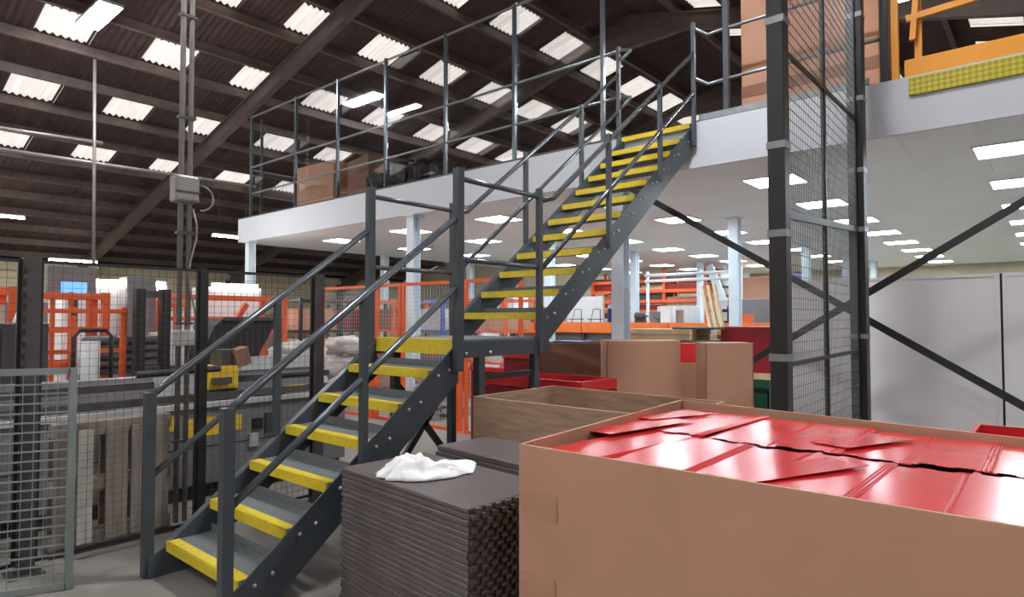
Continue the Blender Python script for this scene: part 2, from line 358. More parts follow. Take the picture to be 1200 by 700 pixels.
# pallet gate, orange, at the right
g = thing('pallet_gate', 'orange pallet gate with yellow chequer kick plate on the mezzanine edge', 'gate', (3.8, 5.5, MZ))
MB().box(3.09, 5.4, 5.36, 5.385, 3.655, 3.82).build('chequer_plate', 'chequer_yellow', g, label='yellow chequer plate')
MB().box(3.05, 5.4, 5.42, 5.5, 3.80, 4.02).build('sill_beam', 'amber', g)
for x, y in ((2.97, 5.46), (3.14, 5.62)): MB().box(x - .03, x + .03, y - .03, y + .03, MZ, 6.0).build('post', 'amber', g)
MB().bar((3.10, 5.56, 4.25), (3.22, 5.56, 5.6), .05, .05).build('strut', 'amber', g)
MB().bar((3.05, 5.56, 4.47), (5.2, 5.56, 4.58), .045, .06).build('swing_arm', 'amber', g)
tag(MB().box(3.2, 3.9, 6.1, 6.9, MZ, MZ + .37).build('carton', 'cardboard_dark'), 'low brown carton behind the orange pallet gate', 'carton', 'cartons stored on the mezzanine')
# ------------------------------------------------------------------ staircase
RI, GO, WI, LAND = .2, .2578, .905, .953
st = thing('staircase', 'dark grey steel staircase with yellow nosings and a mid landing', 'staircase', (.45, 2.6, 0))
def ty(i): return (i - 1) * GO if i <= 7 else 6 * GO + LAND + (i - 8) * GO
SL = RI / GO
lowp = [(-.1, 0), (-.1, .12), (0, .17), (1.56, .17 + SL * 1.56), (1.56, 1.10), (.155, 0)]
upp = [(2.44, 1.38), (2.44, 1.5), (2.5, 1.57), (5.38, 1.57 + SL * 2.88), (5.38, 3.5), (2.62, 1.38)]
for side, x in (('l', -.012), ('r', WI)):
    for poly in (lowp, upp):
        mb = MB().prism([(x, y, z) for y, z in poly], (.012, 0, 0))
        xo = x + .012 if side == 'r' else x - .045                    # outward flanges of the channel
        a, b = poly[2], poly[3]; c, d = poly[-1], poly[-2]
        if side == 'l': mb.bar((xo + .022, a[0], a[1] - .005), (xo + .022, b[0], b[1] - .005), .045, .01)
        mb.build('stringer', 'steel', st)
bmesh_bolt = MB().lathe((0, 0, 0), [(.011, 0), (.011, .008), (.006, .013)], 8, 'x').mesh('bolt', 'bolt', (0, 0, 0))
for i in range(1, 20):
    y, z = ty(i), RI * i
    if i == 7:
        t = MB().box(0, WI, y + .01, y + LAND - .01, z - .03, z - .004).build('landing_plate', 'tread', st)
    elif i == 19:
        t = MB().box(0, WI, y + .01, y + .12, z + .0, z + .03).build('top_tread', 'tread', st)
    else:
        mb = MB().box(.002, WI - .002, y + .01, y + .275, z - .035, z - .004)
        mb.box(.002, WI - .002, y + .267, y + .275, z - .004, z + .045); mb.box(.002, WI - .002, y + .012, y + .02, z - .06, z - .035)
        t = mb.build('tread', 'tread', st)
    dz = .03 if i == 19 else 0
    n = MB().box(.004, WI - .004, y, y + .07, z - .006 + dz, z + dz); n.box(.004, WI - .004, y - .004, y + .006, z - (.11 if i == 7 else .058) + dz, z + dz)
    n.build('nosing', 'nosing', t, label='yellow anti-slip nosing')
    if i not in (7, 19):
        for q in (.05, .15): inst('bolt', bmesh_bolt, (WI + .012, y + q + .03, z - .06 + q * .35), st)
for x in (-.047, WI): MB().box(x, x + .047, 1.55, 2.56, 1.27, 1.385).build('landing_beam', 'steel', st)
MB().box(0, WI, 2.5, 2.56, 1.27, 1.37).build('landing_beam', 'steel', st)
for y in (1.6, 1.85, 2.42):
    inst('bolt', bmesh_bolt, (WI + .047, y, 1.3), st)
for x in (-.025, WI + .022):
    for y in (1.76, 2.4):
        q = MB().box(x - .03, x + .03, y - .03, y + .03, .01, 1.27); q.box(x - .06, x + .06, y - .06, y + .06, 0, .012); q.build('landing_leg', 'steel', st)
    for a, b in ((.3, 1.0), (1.0, .3)):
        MB().bar((x, 1.78, a), (x, 2.38, b), .03, .055).build('leg_brace', 'steel_black', st)
    MB().bar((x, 1.78, 1.12), (x, 2.38, 1.12), .03, .04).build('leg_brace', 'steel_black', st)
for x in (-.05, WI + .05):
    for y, z0, z1 in ((-.09, 0, 1.1), (.73, .55, 1.68), (1.52, 1.18, 2.6), (2.43, 1.27, 2.6), (3.48, 2.2, 3.28), (4.5, 3.0, 4.04), (5.33, 3.55, 5.0)):
        w = .03 if y in (-.09, 1.52) else .022
        if y == -.09: z0 = .0
        MB().box(x - w, x + w, y - w, y + w, z0, z1).build('handrail_post', 'steel', st, bevel=.004)
    tb('handrail', 'rail', st, (x, -.09, 1.075), (x, .0, 1.15), (x, 1.5, 2.25), r=.024)
    tb('handrail', 'rail', st, (x, 1.52, 2.53), (x, 2.43, 2.53), r=.02)
    tb('handrail', 'rail', st, (x, 2.43, 2.5), (x, 2.62, 2.55), (x, 5.33, 4.64), r=.024)
    tb('mid_rail', 'rail', st, (x, -.07, .6), (x, 1.52, 1.78), r=.021)
    tb('mid_rail', 'rail', st, (x, 1.52, 1.96), (x, 2.43, 1.96), r=.019)
    tb('mid_rail', 'rail', st, (x, 2.43, 1.93), (x, 5.33, 4.18), r=.021)
# ------------------------------------------------------------------ mesh lift cage
P1, P2 = Vector((2.79, 2.56, 0)), Vector((2.70, 5.08, 0))
cg = thing('mesh_cage', 'tall black post mesh screen of the goods lift beside the carton', 'cage', (2.74, 3.86, 0))
dv = (P2 - P1).normalized()
for P in (P1, P2):
    hw = .053 if P is P1 else .068
    mb = MB().box(P.x - hw, P.x + hw, P.y - hw, P.y + hw, .01, 6.3); mb.box(P.x - .1, P.x + .1, P.y - .1, P.y + .1, 0, .012)
    po = mb.build('post', 'steel_black', cg, bevel=.006)
    for z in ((1.28, 2.06, 2.62, 3.42, 4.3) if P is P1 else (1.36, 2.36, 2.92, 3.6, 4.4, 5.0)):
        MB().box(P.x - hw - .005, P.x + hw + .005, P.y - hw - .005, P.y + hw + .005, z, z + .045).build('clamp_band', 'galv', po)
A = P1 + dv * .07; B = P2 - dv * .07; Lm = (B - A).length; mid = A + dv * (3.77 - A.y)
for q, w in ((A + dv * .01, .022), (mid, .03), (B - dv * .01, .022)):
    MB().box(q.x - w / 2, q.x + w / 2, q.y - w / 2, q.y + w / 2, .1, 6.2).build('mesh_upright', 'steel_black', cg)
for z in (.12, 1.25, 6.15): MB().bar(A + Vector((0, 0, z)), B + Vector((0, 0, z)), .025, .03).build('mesh_rail', 'steel_black', cg)
MB().bar(A + Vector((0, 0, 2.22)), B + Vector((0, 0, 2.38)), .03, .05).build('mesh_rail', 'steel_black', cg)
MB().bar(A + Vector((0, 0, 3.3)), B + Vector((0, 0, 3.43)), .02, .03).build('mesh_rail', 'steel_black', cg)
mw = MB(); n = int(Lm / .036)
for i in range(1, n): p = A + dv * (Lm * i / n); mw.wire(p + Vector((0, 0, .12)), p + Vector((0, 0, 6.15)), .0032)
for i in range(1, 82): z = .12 + i * .0745; mw.wire(A + Vector((.003, 0, z)), B + Vector((.003, 0, z)), .0032)
mw.build('wire_mesh', 'wire', cg, kind='stuff')
# ------------------------------------------------------------------ grey partition behind the brace
pt = thing('partition_screen', 'pale grey sheet partition standing behind the black cross brace', 'partition', (3.7, 6.05, 0))
for a, b in ((1.72, 3.70), (3.72, 5.7)):
    p = MB().box(a + .03, b - .03, 6.02, 6.05, .04, 1.95).build('panel', 'panel_grey', pt); f = MB()
    f.box(a, a + .03, 6.01, 6.06, 0, 1.98); f.box(b - .03, b, 6.01, 6.06, 0, 1.98); f.box(a + .03, b - .03, 6.01, 6.06, 1.95, 1.98); f.box(a + .03, b - .03, 6.01, 6.06, 0, .04)
    f.build('panel_frame', 'panel_grey', p)
    MB().box(a + .2, a + .3, 5.98, 6.12, -.0, .04).build('foot', 'galv', pt)
MB().box(3.66, 3.76, 6.06, 6.075, 0, 1.98).build('joint_cover', 'steel', pt)  # batten added behind the gap so no light shows through
# ------------------------------------------------------------------ foreground carton with red panels
cb = thing('open_carton', 'huge open cardboard carton full of glossy red metal panels', 'carton', (3.4, .9, 0))
Q = [Vector((2.66, .15, 0)), Vector((4.75, .17, 0)), Vector((4.72, 1.36, 0)), Vector((2.54, 1.67, 0))]; RZ = 1.1
def walls(Q, z0, z1, th, cbx, mt, edge):
    n = len(Q); c = sum(Q, Vector()) / n
    for i in range(n):
        a, b = Q[i], Q[(i + 1) % n]; d = (b - a).normalized(); nn = Vector((-d.y, d.x, 0)); nn = nn if nn.dot(c - a) > 0 else -nn
        ai, bi = a + nn * th, b + nn * th
        p = MB().prism([(a.x, a.y, z0), (b.x, b.y, z0), (bi.x, bi.y, z0), (ai.x, ai.y, z0)], (0, 0, z1 - z0)).build('side_wall', mt, cbx)
        MB().prism([(a.x, a.y, z1), (b.x, b.y, z1), (bi.x, bi.y, z1), (ai.x, ai.y, z1)], (0, 0, .002)).build('cut_edge', edge, p)
    MB().prism([(q.x + (c.x - q.x) * .02, q.y + (c.y - q.y) * .02, z0) for q in Q], (0, 0, .012)).build('base', mt, cbx)
walls(Q, .14, RZ, .008, cb, 'cardboard', 'cardboard_edge')
for z in (.3, .62, .9): MB().box(2.665, 2.8 + .03 * z, .1485, .1499, z - .045, z + .045).build('tape', 'tape', cb)
def pallet(name, label, x0, x1, y0, y1, group='pallets under loads'):
    t = thing(name, label, 'pallet', ((x0 + x1) / 2, (y0 + y1) / 2, 0), group); n = 5
    for i in range(n):
        a = y0 + (y1 - y0) * i / n; MB().box(x0, x1, a + .02, y0 + (y1 - y0) * (i + 1) / n - .02, .118, .138).build('deck_board', 'wood_old', t)
    for i in range(3):
        a = x0 + (x1 - x0 - .1) * i / 2; MB().box(a, a + .1, y0, y1, .098, .118).build('stringer_board', 'wood_old', t)
        MB().box(a, a + .1, y0, y1, 0, .02).build('base_board', 'wood_old', t)
        for q in (0, .5, 1): b = y0 + (y1 - y0 - .12) * q; MB().box(a, a + .1, b, b + .12, .02, .098).build('block', 'wood_old', t)
    return t
pallet('pallet', 'wooden pallet under the huge open carton', 2.68, 4.7, .2, 1.35)
# red sheet panels lying in two rows on edge-stacked panels below (stack core)
seams_n = [2.70, 2.98, 3.24, 3.46, 3.70, 3.915, 4.13, 4.34, 4.55, 4.70]
seams_f = [2.60, 2.79, 3.04, 3.295, 3.525, 3.745, 3.95, 4.16, 4.37, 4.66]
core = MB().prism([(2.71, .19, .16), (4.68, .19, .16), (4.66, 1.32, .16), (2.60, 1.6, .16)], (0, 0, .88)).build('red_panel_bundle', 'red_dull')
tag(core, 'packed bundle of red panels filling the carton below the top layer', 'metal bundle')
def red_panel(x0, x1, y0, y1, z, tilt, yaw, label, inner, ribs=True):
    """folded sheet panel: flat face with a stepped notch at its inner end, twin raised ribs along the right edge, down-turned lip on the left"""
    w, l = (x1 - x0), (y1 - y0); c = Vector(((x0 + x1) / 2, (y0 + y1) / 2, z)); t = thing('red_metal_panel', label, 'metal panel', c, 'red panels in the open carton')
    R = Matrix.Rotation(yaw, 3, 'Z') @ Matrix.Rotation(tilt[1], 3, 'Y') @ Matrix.Rotation(tilt[0], 3, 'X')
    def X(p): return c + R @ Vector(p)
    a, b, s = w / 2, l / 2, inner
    out = [(-a, -b * s), (a, -b * s), (a, b * s), (a * .6, b * s), (a * .55, b * s - .022 * s), (a * .1, b * s - .022 * s), (a * .05, b * s - .008 * s), (-a * .35, b * s - .008 * s), (-a * .4, b * s - .028 * s), (-a * .8, b * s - .028 * s), (-a * .84, b * s), (-a, b * s)]
    f = MB().prism([X((x, y, 0)) for x, y in out], R @ Vector((0, 0, .0016))).build('face', 'red', t)
    for q in (.006, .018, .028) if ribs else ():
        MB().prism([X((a - q - .0035, -b * .985, .0016)), X((a - q + .0035, -b * .985, .0016)), X((a - q, -b * .985, .0055))], R @ Vector((0, b * 1.95, 0))).build('raised_rib', 'red', f)
    if w > .17: MB().obox(X((-a, 0, -.008)), R @ Vector((.001, 0, 0)), R @ Vector((0, b * .96, 0)), R @ Vector((0, 0, .009))).build('side_lip', 'red', t)
for k in range(9):
    for row, sm in ((0, seams_n), (1, seams_f)):
        x0, x1 = sm[k], sm[k + 1]
        if row == 0: y0, y1 = .172, .84 + (.06 if k == 0 else 0)
        else: y0, y1 = .852 + (.07 if k == 0 else 0), 1.60 - .145 * (x1 - 2.54) / 2.1 * 1.45
        r = random.Random(k * 7 + row)
        lab = f"glossy red metal panel, {ORD[k]} from the left in the {'near' if row == 0 else 'back'} row of the carton"
        yaw = [-.14, .02, .0, -.015, .01, .0, .01, 0, 0][k] if row == 0 else [-.1, -.05, .02, .0, -.03, .01, .0, 0, 0][k]
        red_panel(x0 - .006, x1 + .004, y0, y1, 1.066 + .004 * (k % 2) + .002 * row, (r.uniform(-.006, .006), [-.02, .03, -.012, .02, -.008, .014, -.015, .01, 0][k] * (1 if row == 0 else -1)), yaw, lab, 1 if row == 0 else -1)
for i, (u, v, yw, sx, sy, lb) in enumerate(((752, 499, -.2, .08, .28, 'slipped red metal sheet lying askew at the left end of the carton'), (925, 551, -.42, .08, .26, 'slipped red metal sheet lying askew across the middle of the near row'), (1012, 517, -.4, .08, .2, 'slipped red metal sheet lying askew across the middle of the back row'), (790, 487, -.35, .07, .2, 'slipped red metal sheet lying askew in the far left corner of the carton'))):
    p = PZ(u, v, 1.076)
    red_panel(p.x - sx, p.x + sx, p.y - sy, p.y + sy, 1.0775, (0, -.035), yw, lb, 1, False)
# ------------------------------------------------------------------ plywood-coloured carton, mats, cloth
pc = thing('open_crate', 'empty open brown crate with thin walls beside the stair landing', 'crate', (1.72, 2.1, 0))
walls([Vector((.995, 1.63, 0)), Vector((2.38, 1.63, 0)), Vector((2.46, 2.5, 0)), Vector((.99, 2.56, 0))], .14, 1.0, .012, pc, 'ply', 'cardboard_edge')
pallet('pallet', 'wooden pallet under the empty open crate', 1.0, 2.36, 1.66, 2.5)
def mat_mesh(L, D, th, teeth=True, shift=0):
    mb = MB(); ch = .006
    mb.add([(-L / 2 + i * ch, -D / 2 + i * ch, z) if False else (x, y, z) for z, i in ((0, 1), (ch, 0), (th - ch, 0), (th, 1)) for x, y in ((-L / 2 + i * ch, -D / 2 + i * ch), (L / 2 - i * ch, -D / 2 + i * ch), (L / 2 - i * ch, D / 2 - i * ch), (-L / 2 + i * ch, D / 2 - i * ch))],
           [(3, 2, 1, 0), (12, 13, 14, 15)] + [(r * 4 + k, r * 4 + (k + 1) % 4, r * 4 + 4 + (k + 1) % 4, r * 4 + 4 + k) for r in range(3) for k in range(4)])
    if teeth:
        n = int(D / .06)
        for i in range(n):
            y = -D / 2 + .022 + i * .06 + shift
            if y > D / 2 - .012: continue
            for s in (-1, 1):
                xa, xb = s * (L / 2 - .002), s * (L / 2 + .02)
                mb.prism([(xa, y - .01, .003), (xb, y - .017, .003), (xb, y + .017, .003), (xa, y + .01, .003)], (0, 0, th - .008))
    return mb
def mat_stack(c, ang, L, D, n, th, base, which):
    mes = [mat_mesh(L, D, th, True, q).mesh('floor_mat', 'mat', (0, 0, 0)) for q in (0, .03)]
    for i in range(n):
        o = inst('floor_mat', mes[i % 2], (c[0] + random.uniform(-.003, .003), c[1] + random.uniform(-.003, .003), base + i * th), None, (0, 0, ang + random.uniform(-.003, .003)))
        lab = f'dark rubber floor mat, topmost of the {which} stack' if i == n - 1 else f'dark rubber floor mat, {ORD[n - 1 - i]} from the top in the {which} stack'
        tag(o, lab, 'mat', f'rubber mats in the {which} stack')
a1 = math.atan2(.4 - .5, 2.18 - 1.06)
ux, uy = Vector((math.cos(a1), math.sin(a1))), Vector((-math.sin(a1), math.cos(a1)))
c1 = Vector((1.08, .5)) + ux * .54 + uy * .285
mat_stack(c1, a1, 1.08, .57, 26, .0277, 0, 'near')
c2 = Vector((1.12, 1.12)) + ux * .54 + uy * .235
mat_stack((c2[0], c2[1] + .03), a1, 1.06, .44, 20, .0375, 0, 'rear')
# crumpled white cloth
bm = MB(); NX, NY = 46, 30; cc = PZ(492, 552, .745); ex = Vector((RT.x, RT.y, 0)); ey = Vector((FW.x, FW.y, 0)).normalized(); rr = random.Random(3)
from mathutils import noise
for j in range(NY + 1):
    for i in range(NX + 1):
        s, t = i / NX * 2 - 1, j / NY * 2 - 1
        edge = 1 + .18 * noise.noise((s * 2.1, t * 2.1, 4.0)) + .08 * noise.noise((s * 6, t * 6, 2.0))
        r2 = max(abs(s), abs(t)); rad = math.hypot(s, t) or 1e-6; k = r2 / rad                # square -> disc
        px, py = s * k * edge * .225, t * k * edge * .15
        if s > .3: py += (s - .3) * .13; px += (s - .3) * .09
        h = max(0, 1 - r2 ** 2.2)
        ridge = abs(noise.noise((s * 1.7, t * 2.2, 9.0))) + .35 * abs(noise.noise((s * 3.8 + 3, t * 4.6, 1.0)))
        z = .7225 + h * (.035 + .085 * (1 - .55 * s) * max(0, .9 - 1.1 * ridge)) + .004
        if py > .1 and r2 > .5: z = max(z, .76)
        bm.v.append(Vector((cc.x, cc.y, 0)) + ex * px + ey * py + Vector((0, 0, z)))
for j in range(NY):
    for i in range(NX): a = j * (NX + 1) + i; bm.f.append([a, a + 1, a + NX + 2, a + NX + 1]); bm.sm.append(True)
cl = bm.build('cloth', 'cloth'); tag(cl, 'crumpled white plastic sheet lying on the near mat stack', 'cloth')
sd = cl.modifiers.new('thick', 'SOLIDIFY'); sd.thickness = .002; sd.offset = 1
# red tray edge poking up behind the carton at the right
rb = thing('red_steel_tray', 'open red steel tray standing behind the carton at the right edge', 'tray', (4.3, 1.95, 0))
c0 = PZ(1134, 509, 1.03); x0, y0 = c0.x, c0.y
for a in ((x0, x0 + 1.0, y0, y0 + .02), (x0, x0 + 1.0, y0 + .36, y0 + .38), (x0, x0 + .02, y0 + .02, y0 + .36), (x0 + .98, x0 + 1.0, y0 + .02, y0 + .36)):
    MB().box(*a, 0, 1.03).build('side', 'red', rb)
MB().box(x0 + .02, x0 + .98, y0 + .02, y0 + .36, .02, .9).build('floor_panel', 'red_dull', rb)
# ------------------------------------------------------------------ mesh panels helper
def mesh_panel(name, label, cat, a, b, z0, z1, fw, fmat, wmat, px, pz, wire=.0035, group=None, wire_z=None):
    a, b = Vector((*a, 0)), Vector((*b, 0)); d = b - a; L = d.length; d.normalize()
    t = thing(name, label, cat, ((a.x + b.x) / 2, (a.y + b.y) / 2, z0), group); V = lambda p, z: Vector((p.x, p.y, z))
    for q in (a + d * fw / 2, b - d * fw / 2): MB().bar(V(q, z0), V(q, z1), fw, fw).build('frame_upright', fmat, t)
    for z in (z0 + fw / 2, z1 - fw / 2): MB().bar(V(a + d * fw, z), V(b - d * fw, z), fw * .9, fw).build('frame_rail', fmat, t)
    w = MB(); n = max(2, int((L - 2 * fw) / px))
    for i in range(1, n): q = a + d * (fw + (L - 2 * fw) * i / n); w.wire(V(q, z0 + fw), V(q, z1 - fw), wire)
    n = max(2, int((z1 - z0 - 2 * fw) / pz))
    for i in range(1, n): z = z0 + fw + (z1 - z0 - 2 * fw) * i / n; w.wire(V(a + d * fw, z), V(b - d * fw, z), wire_z or wire)
    w.build('wire_mesh', wmat, t, kind='stuff'); return t
# near grey gate at the left
gd = Vector((.14, .3)).normalized(); ga = Vector((-.2, -.43))
mesh_panel('mesh_gate', 'near grey mesh gate panel with square tube frame at the left edge', 'gate', tuple(ga - gd * 1.15), tuple(ga), .005, 1.262, .036, 'gate_grey', 'gate_grey', .052, .052, .004, wire_z=.009)
# machine guard fence along X=-.65
FXL = -.66
fp = [(-1.56, .05), (-.56, .09), (.47, .045), (1.43, .085)]
fn = thing('machine_fence', 'dark wire mesh machine fence running from the left edge to the stair landing', 'fence', (FXL, -.1, 0))
for k, (y, w) in enumerate(fp):
    p = MB().box(FXL - w / 2, FXL + w / 2, y - w / 2, y + w / 2, .01, 1.92).build('post', 'machine_dark' if w > .06 else 'black', fn)
    MB().box(FXL - .09, FXL + .09, y - .09, y + .09, 0, .01).build('base_plate', 'machine_dark', p)
    if w == .09:
        for j in range(24): MB().box(FXL + w / 2, FXL + w / 2 + .012, y - w / 2 - .006, y - w / 2 + .014, .1 + j * .075, .135 + j * .075).build('slot_tab', 'black', p)
for k in range(3):
    a, b = fp[k][0] + fp[k][1] / 2, fp[k + 1][0] - fp[k + 1][1] / 2
    fr = MB().box(FXL - .01, FXL + .01, a, b, 1.89, 1.91); fr.box(FXL - .01, FXL + .01, a, b, .06, .08); fr.box(FXL - .01, FXL + .01, a, a + .02, .08, 1.89); fr.box(FXL - .01, FXL + .01, b - .02, b, .08, 1.89)
    f = fr.build('panel_frame', 'black', fn); w = MB(); n = int((b - a - .04) / .05)
    for i in range(1, n): y = a + .02 + (b - a - .04) * i / n; w.wire((FXL, y, .08), (FXL, y, 1.89), .0022)
    for i in range(1, 36): z = .08 + 1.81 * i / 36; w.wire((FXL, a + .02, z), (FXL, b - .02, z), .0022)
    w.build('wire_mesh', 'wire_dark', f, kind='stuff')
# upended pallet behind the fence
up = thing('upended_pallet', 'weathered wooden pallet stood on edge behind the mesh fence', 'pallet', (-.95, -.02, 0))
yb = -.38
for k, (a, b, mt) in enumerate(((0, .1, 'wood_old'), (.13, .22, 'wood_white'), (.30, .43, 'wood_old'), (.455, .52, 'wood_old'), (.60, .7, 'wood_old'))):
    MB().box(-.84, -.818, yb + a, yb + b, .05, .8).build('board', mt, up); MB().box(-.98, -.958, yb + a, yb + b, .05, .8).build('board', mt, up)
for z in (.03, .38, .76): MB().box(-.958, -.84, yb, yb + .72, z, z + .09).build('bearer', 'wood_old', up)
MB().box(-.99, -.80, yb - .02, yb + .74, 0, .03).build('base_board', 'machine_dark', up)
# conduit pole with junction boxes
cp = thing('conduit_pole', 'twin steel conduit pole rising to the roof with grey junction box', 'pole', (-1.0, .47, 0))
pb = PX(213, 450, -1.0); yq = pb.y
for dy, r in ((-.03, .022), (.035, .02)): MB().tube([(-1.0, yq + dy, 0), (-1.0, yq + dy, 7.8)], r, 8).build('conduit', 'conduit', cp)
bx = PX(217, 222, -1.0); MB().box(-1.09, -.95, yq - .085, yq + .095, bx.z - .105, bx.z + .105).build('junction_box', 'conduit', cp, bevel=.02)
MB().box(-.955, -.942, yq - .09, yq + .1, bx.z - .03, bx.z - .02).build('box_band', 'machine_dark', cp)
bz = PX(215, 396, -1.0).z; MB().box(-.99, -.93, yq - .09, yq + .09, bz - .06, bz + .06).build('switch_box', 'machine_light', cp, bevel=.008)
for z in (.6, 1.5, 2.2, 3.1, 3.9, 4.8, 5.6, 6.4): MB().box(-1.03, -.97, yq - .06, yq + .065, z, z + .02).build('saddle_clip', 'machine_dark', cp)
pts = [(-.96, yq + .1 + .1 * math.sin(i * math.pi / 10), bx.z - .06 + .1 * -math.cos(i * math.pi / 10)) for i in range(11)]
MB().tube(pts, .008, 5).build('loose_cable', 'conduit', cp)
pts = [(-.965, yq + .05 + .03 * math.sin(i * 1.1), bx.z - .15 - i * .12) for i in range(11)]
MB().tube(pts, .008, 5).build('loose_cable', 'conduit', cp)
# conduits under the roof
for k, (u0, v0, u1, v1) in enumerate(((-60, 166, 300, 219), (-60, 141, 120, 168))):
    p, q = PX(u0, v0, -12), PX(u1, v1, -12)
    tag(tb('roof_conduit', 'conduit', None, p, q, r=.04), ['long pale conduit hung beneath the roof crossing the twin pole', 'short pale conduit hung beneath the roof above the longer one'][k], 'conduit')
dr = thing('drop_rod', 'thin pale drop rod hanging from the roof at the left', 'rod', PX(108, 300, -12)); q0, q1 = PX(108, 135, -12), PX(108, 310, -12)
tb('rod', 'conduit', dr, (q0.x + .1, q0.y, zr(-12) - .3), (q1.x + .1, q1.y, q1.z), r=.035); MB().box(q1.x + .04, q1.x + .16, q1.y - .08, q1.y + .08, q1.z - .1, q1.z).build('end_box', 'conduit', dr)
# ------------------------------------------------------------------ long grey machine behind the fence
mc = thing('bed_machine', 'long grey bed machine with yellow carriage behind the mesh fence', 'machine', (-2.0, .8, 0))
MB().box(-2.5, -1.5, -2.2, 2.3, .12, .78).build('bed', 'machine', mc, bevel=.01)
MB().box(-2.45, -1.53, -2.15, 2.25, 0, .12).build('plinth', 'rubber', mc)
MB().box(-2.52, -1.47, -2.22, 2.32, .78, .82).build('ledge', 'machine_light', mc)
MB().box(-1.505, -1.495, -2.2, 2.3, .44, .446).build('door_seam', 'rubber', mc)
for (u0, u1, v) in ((192, 211, 497), (221, 262, 500), (270, 283, 495)):
    a, b = PX(u0, v - 8, -1.495), PX(u1, v + 8, -1.495); MB().box(-1.5, -1.494, a.y, b.y, min(a.z, b.z), max(a.z, b.z)).build('warning_strip', 'yellow', mc)
for (u0, u1, v0, v1, mt, d) in ((296, 307, 491, 502, 'rubber', .03), (311, 321, 484, 506, 'machine_dark', .02), (292, 302, 508, 522, 'machine_light', .03)):
    a, b = PX(u0, v0, -1.49), PX(u1, v1, -1.49); MB().box(-1.5, -1.5 + d, a.y, b.y, b.z, a.z).build('control_box', mt, mc)
for z, x in ((.86, -1.6), (.98, -1.75)): MB().box(x - .03, x + .03, -2.1, 2.25, z - .03, z + .03).build('guide_rail', 'machine_dark', mc)
MB().box(-2.3, -2.1, -2.1, 2.25, .82, 1.02).build('rear_beam', 'machine', mc)
a = PX(282, 425, -2.1); MB().box(-2.14, -2.08, a.y, 2.3, 1.03, 1.16).build('top_beam', 'machine_light', mc)
a, b = PX(240, 430, -1.68), PX(266, 455, -1.68)
ca = MB().box(-1.95, -1.62, a.y, b.y + .08, b.z, a.z).build('carriage', 'yellow', mc, bevel=.01)
MB().box(-1.62, -1.58, a.y + .03, b.y, b.z + .05, a.z - .1).build('carriage_clamp', 'machine_dark', ca)
a, b = PX(272, 409, -1.7), PX(288, 428, -1.7); MB().obox((a + b) / 2, (.08, 0, 0), (0, (b.y - a.y) / 2, .02), (0, -.02, (a.z - b.z) / 2)).build('brown_block', 'cardboard_dark', mc)
a, b = PX(255, 410, -1.75), PX(272, 462, -1.75); MB().box(-1.9, -1.66, a.y, b.y, b.z, a.z).build('tool_head', 'machine_dark', mc)
for dz in (0, .05, .1): MB().lathe((-1.66, (a.y + b.y) / 2, .98 + dz), [(.03, -.02), (.035, 0), (.03, .03)], 10, 'x').build('coupling', 'machine_light', mc)
a, b = PX(160, 440, -1.45), PX(258, 432, -1.45); tb('spindle_rod', 'black', mc, a, b, r=.028)
a, b = PX(182, 440, -1.7), PX(228, 462, -1.7); MB().box(-1.75, -1.70, a.y, b.y, b.z, a.z).build('motor_cover', 'machine_light', mc)
lo, hi = PX(300, 468, -1.6), PX(362, 438, -1.6); pts = [(-1.62, lo.y, lo.z + .03)] + [(-1.62, hi.y + .1 * math.sin(t * math.pi / 8), (lo.z + hi.z) / 2 - (hi.z - lo.z) / 2 * math.cos(t * math.pi / 8)) for t in range(9)] + [(-1.62, lo.y + .1, hi.z)]
MB().tube(pts, .025, 6).build('cable_chain', 'rubber', mc)
a, b = PX(334, 452, -1.6), PX(358, 462, -1.6); MB().box(-1.6, -1.585, a.y, b.y, b.z - .02, a.z).build('warning_plate', 'yellow', mc)
hd = thing('machine_hood', 'black hinged hood with slanted sides behind the bed machine', 'hood', (-3.0, 2.0, 0))
HX = -2.75; poly = [PX(u, v, HX) for u, v in ((243, 400), (252, 382), (262, 374), (326, 374), (306, 410), (300, 425), (240, 436))]
MB().prism(poly, (-.5, 0, 0)).build('hood_shell', 'black', hd); MB().box(HX - .6, HX, poly[-1].y, poly[-2].y, 0, min(p.z for p in poly) + .05).build('hood_base', 'machine', hd)
MB().bar(PX(262, 374, HX), PX(326, 374, HX), .05, .04).build('hood_rim', 'machine_dark', hd)
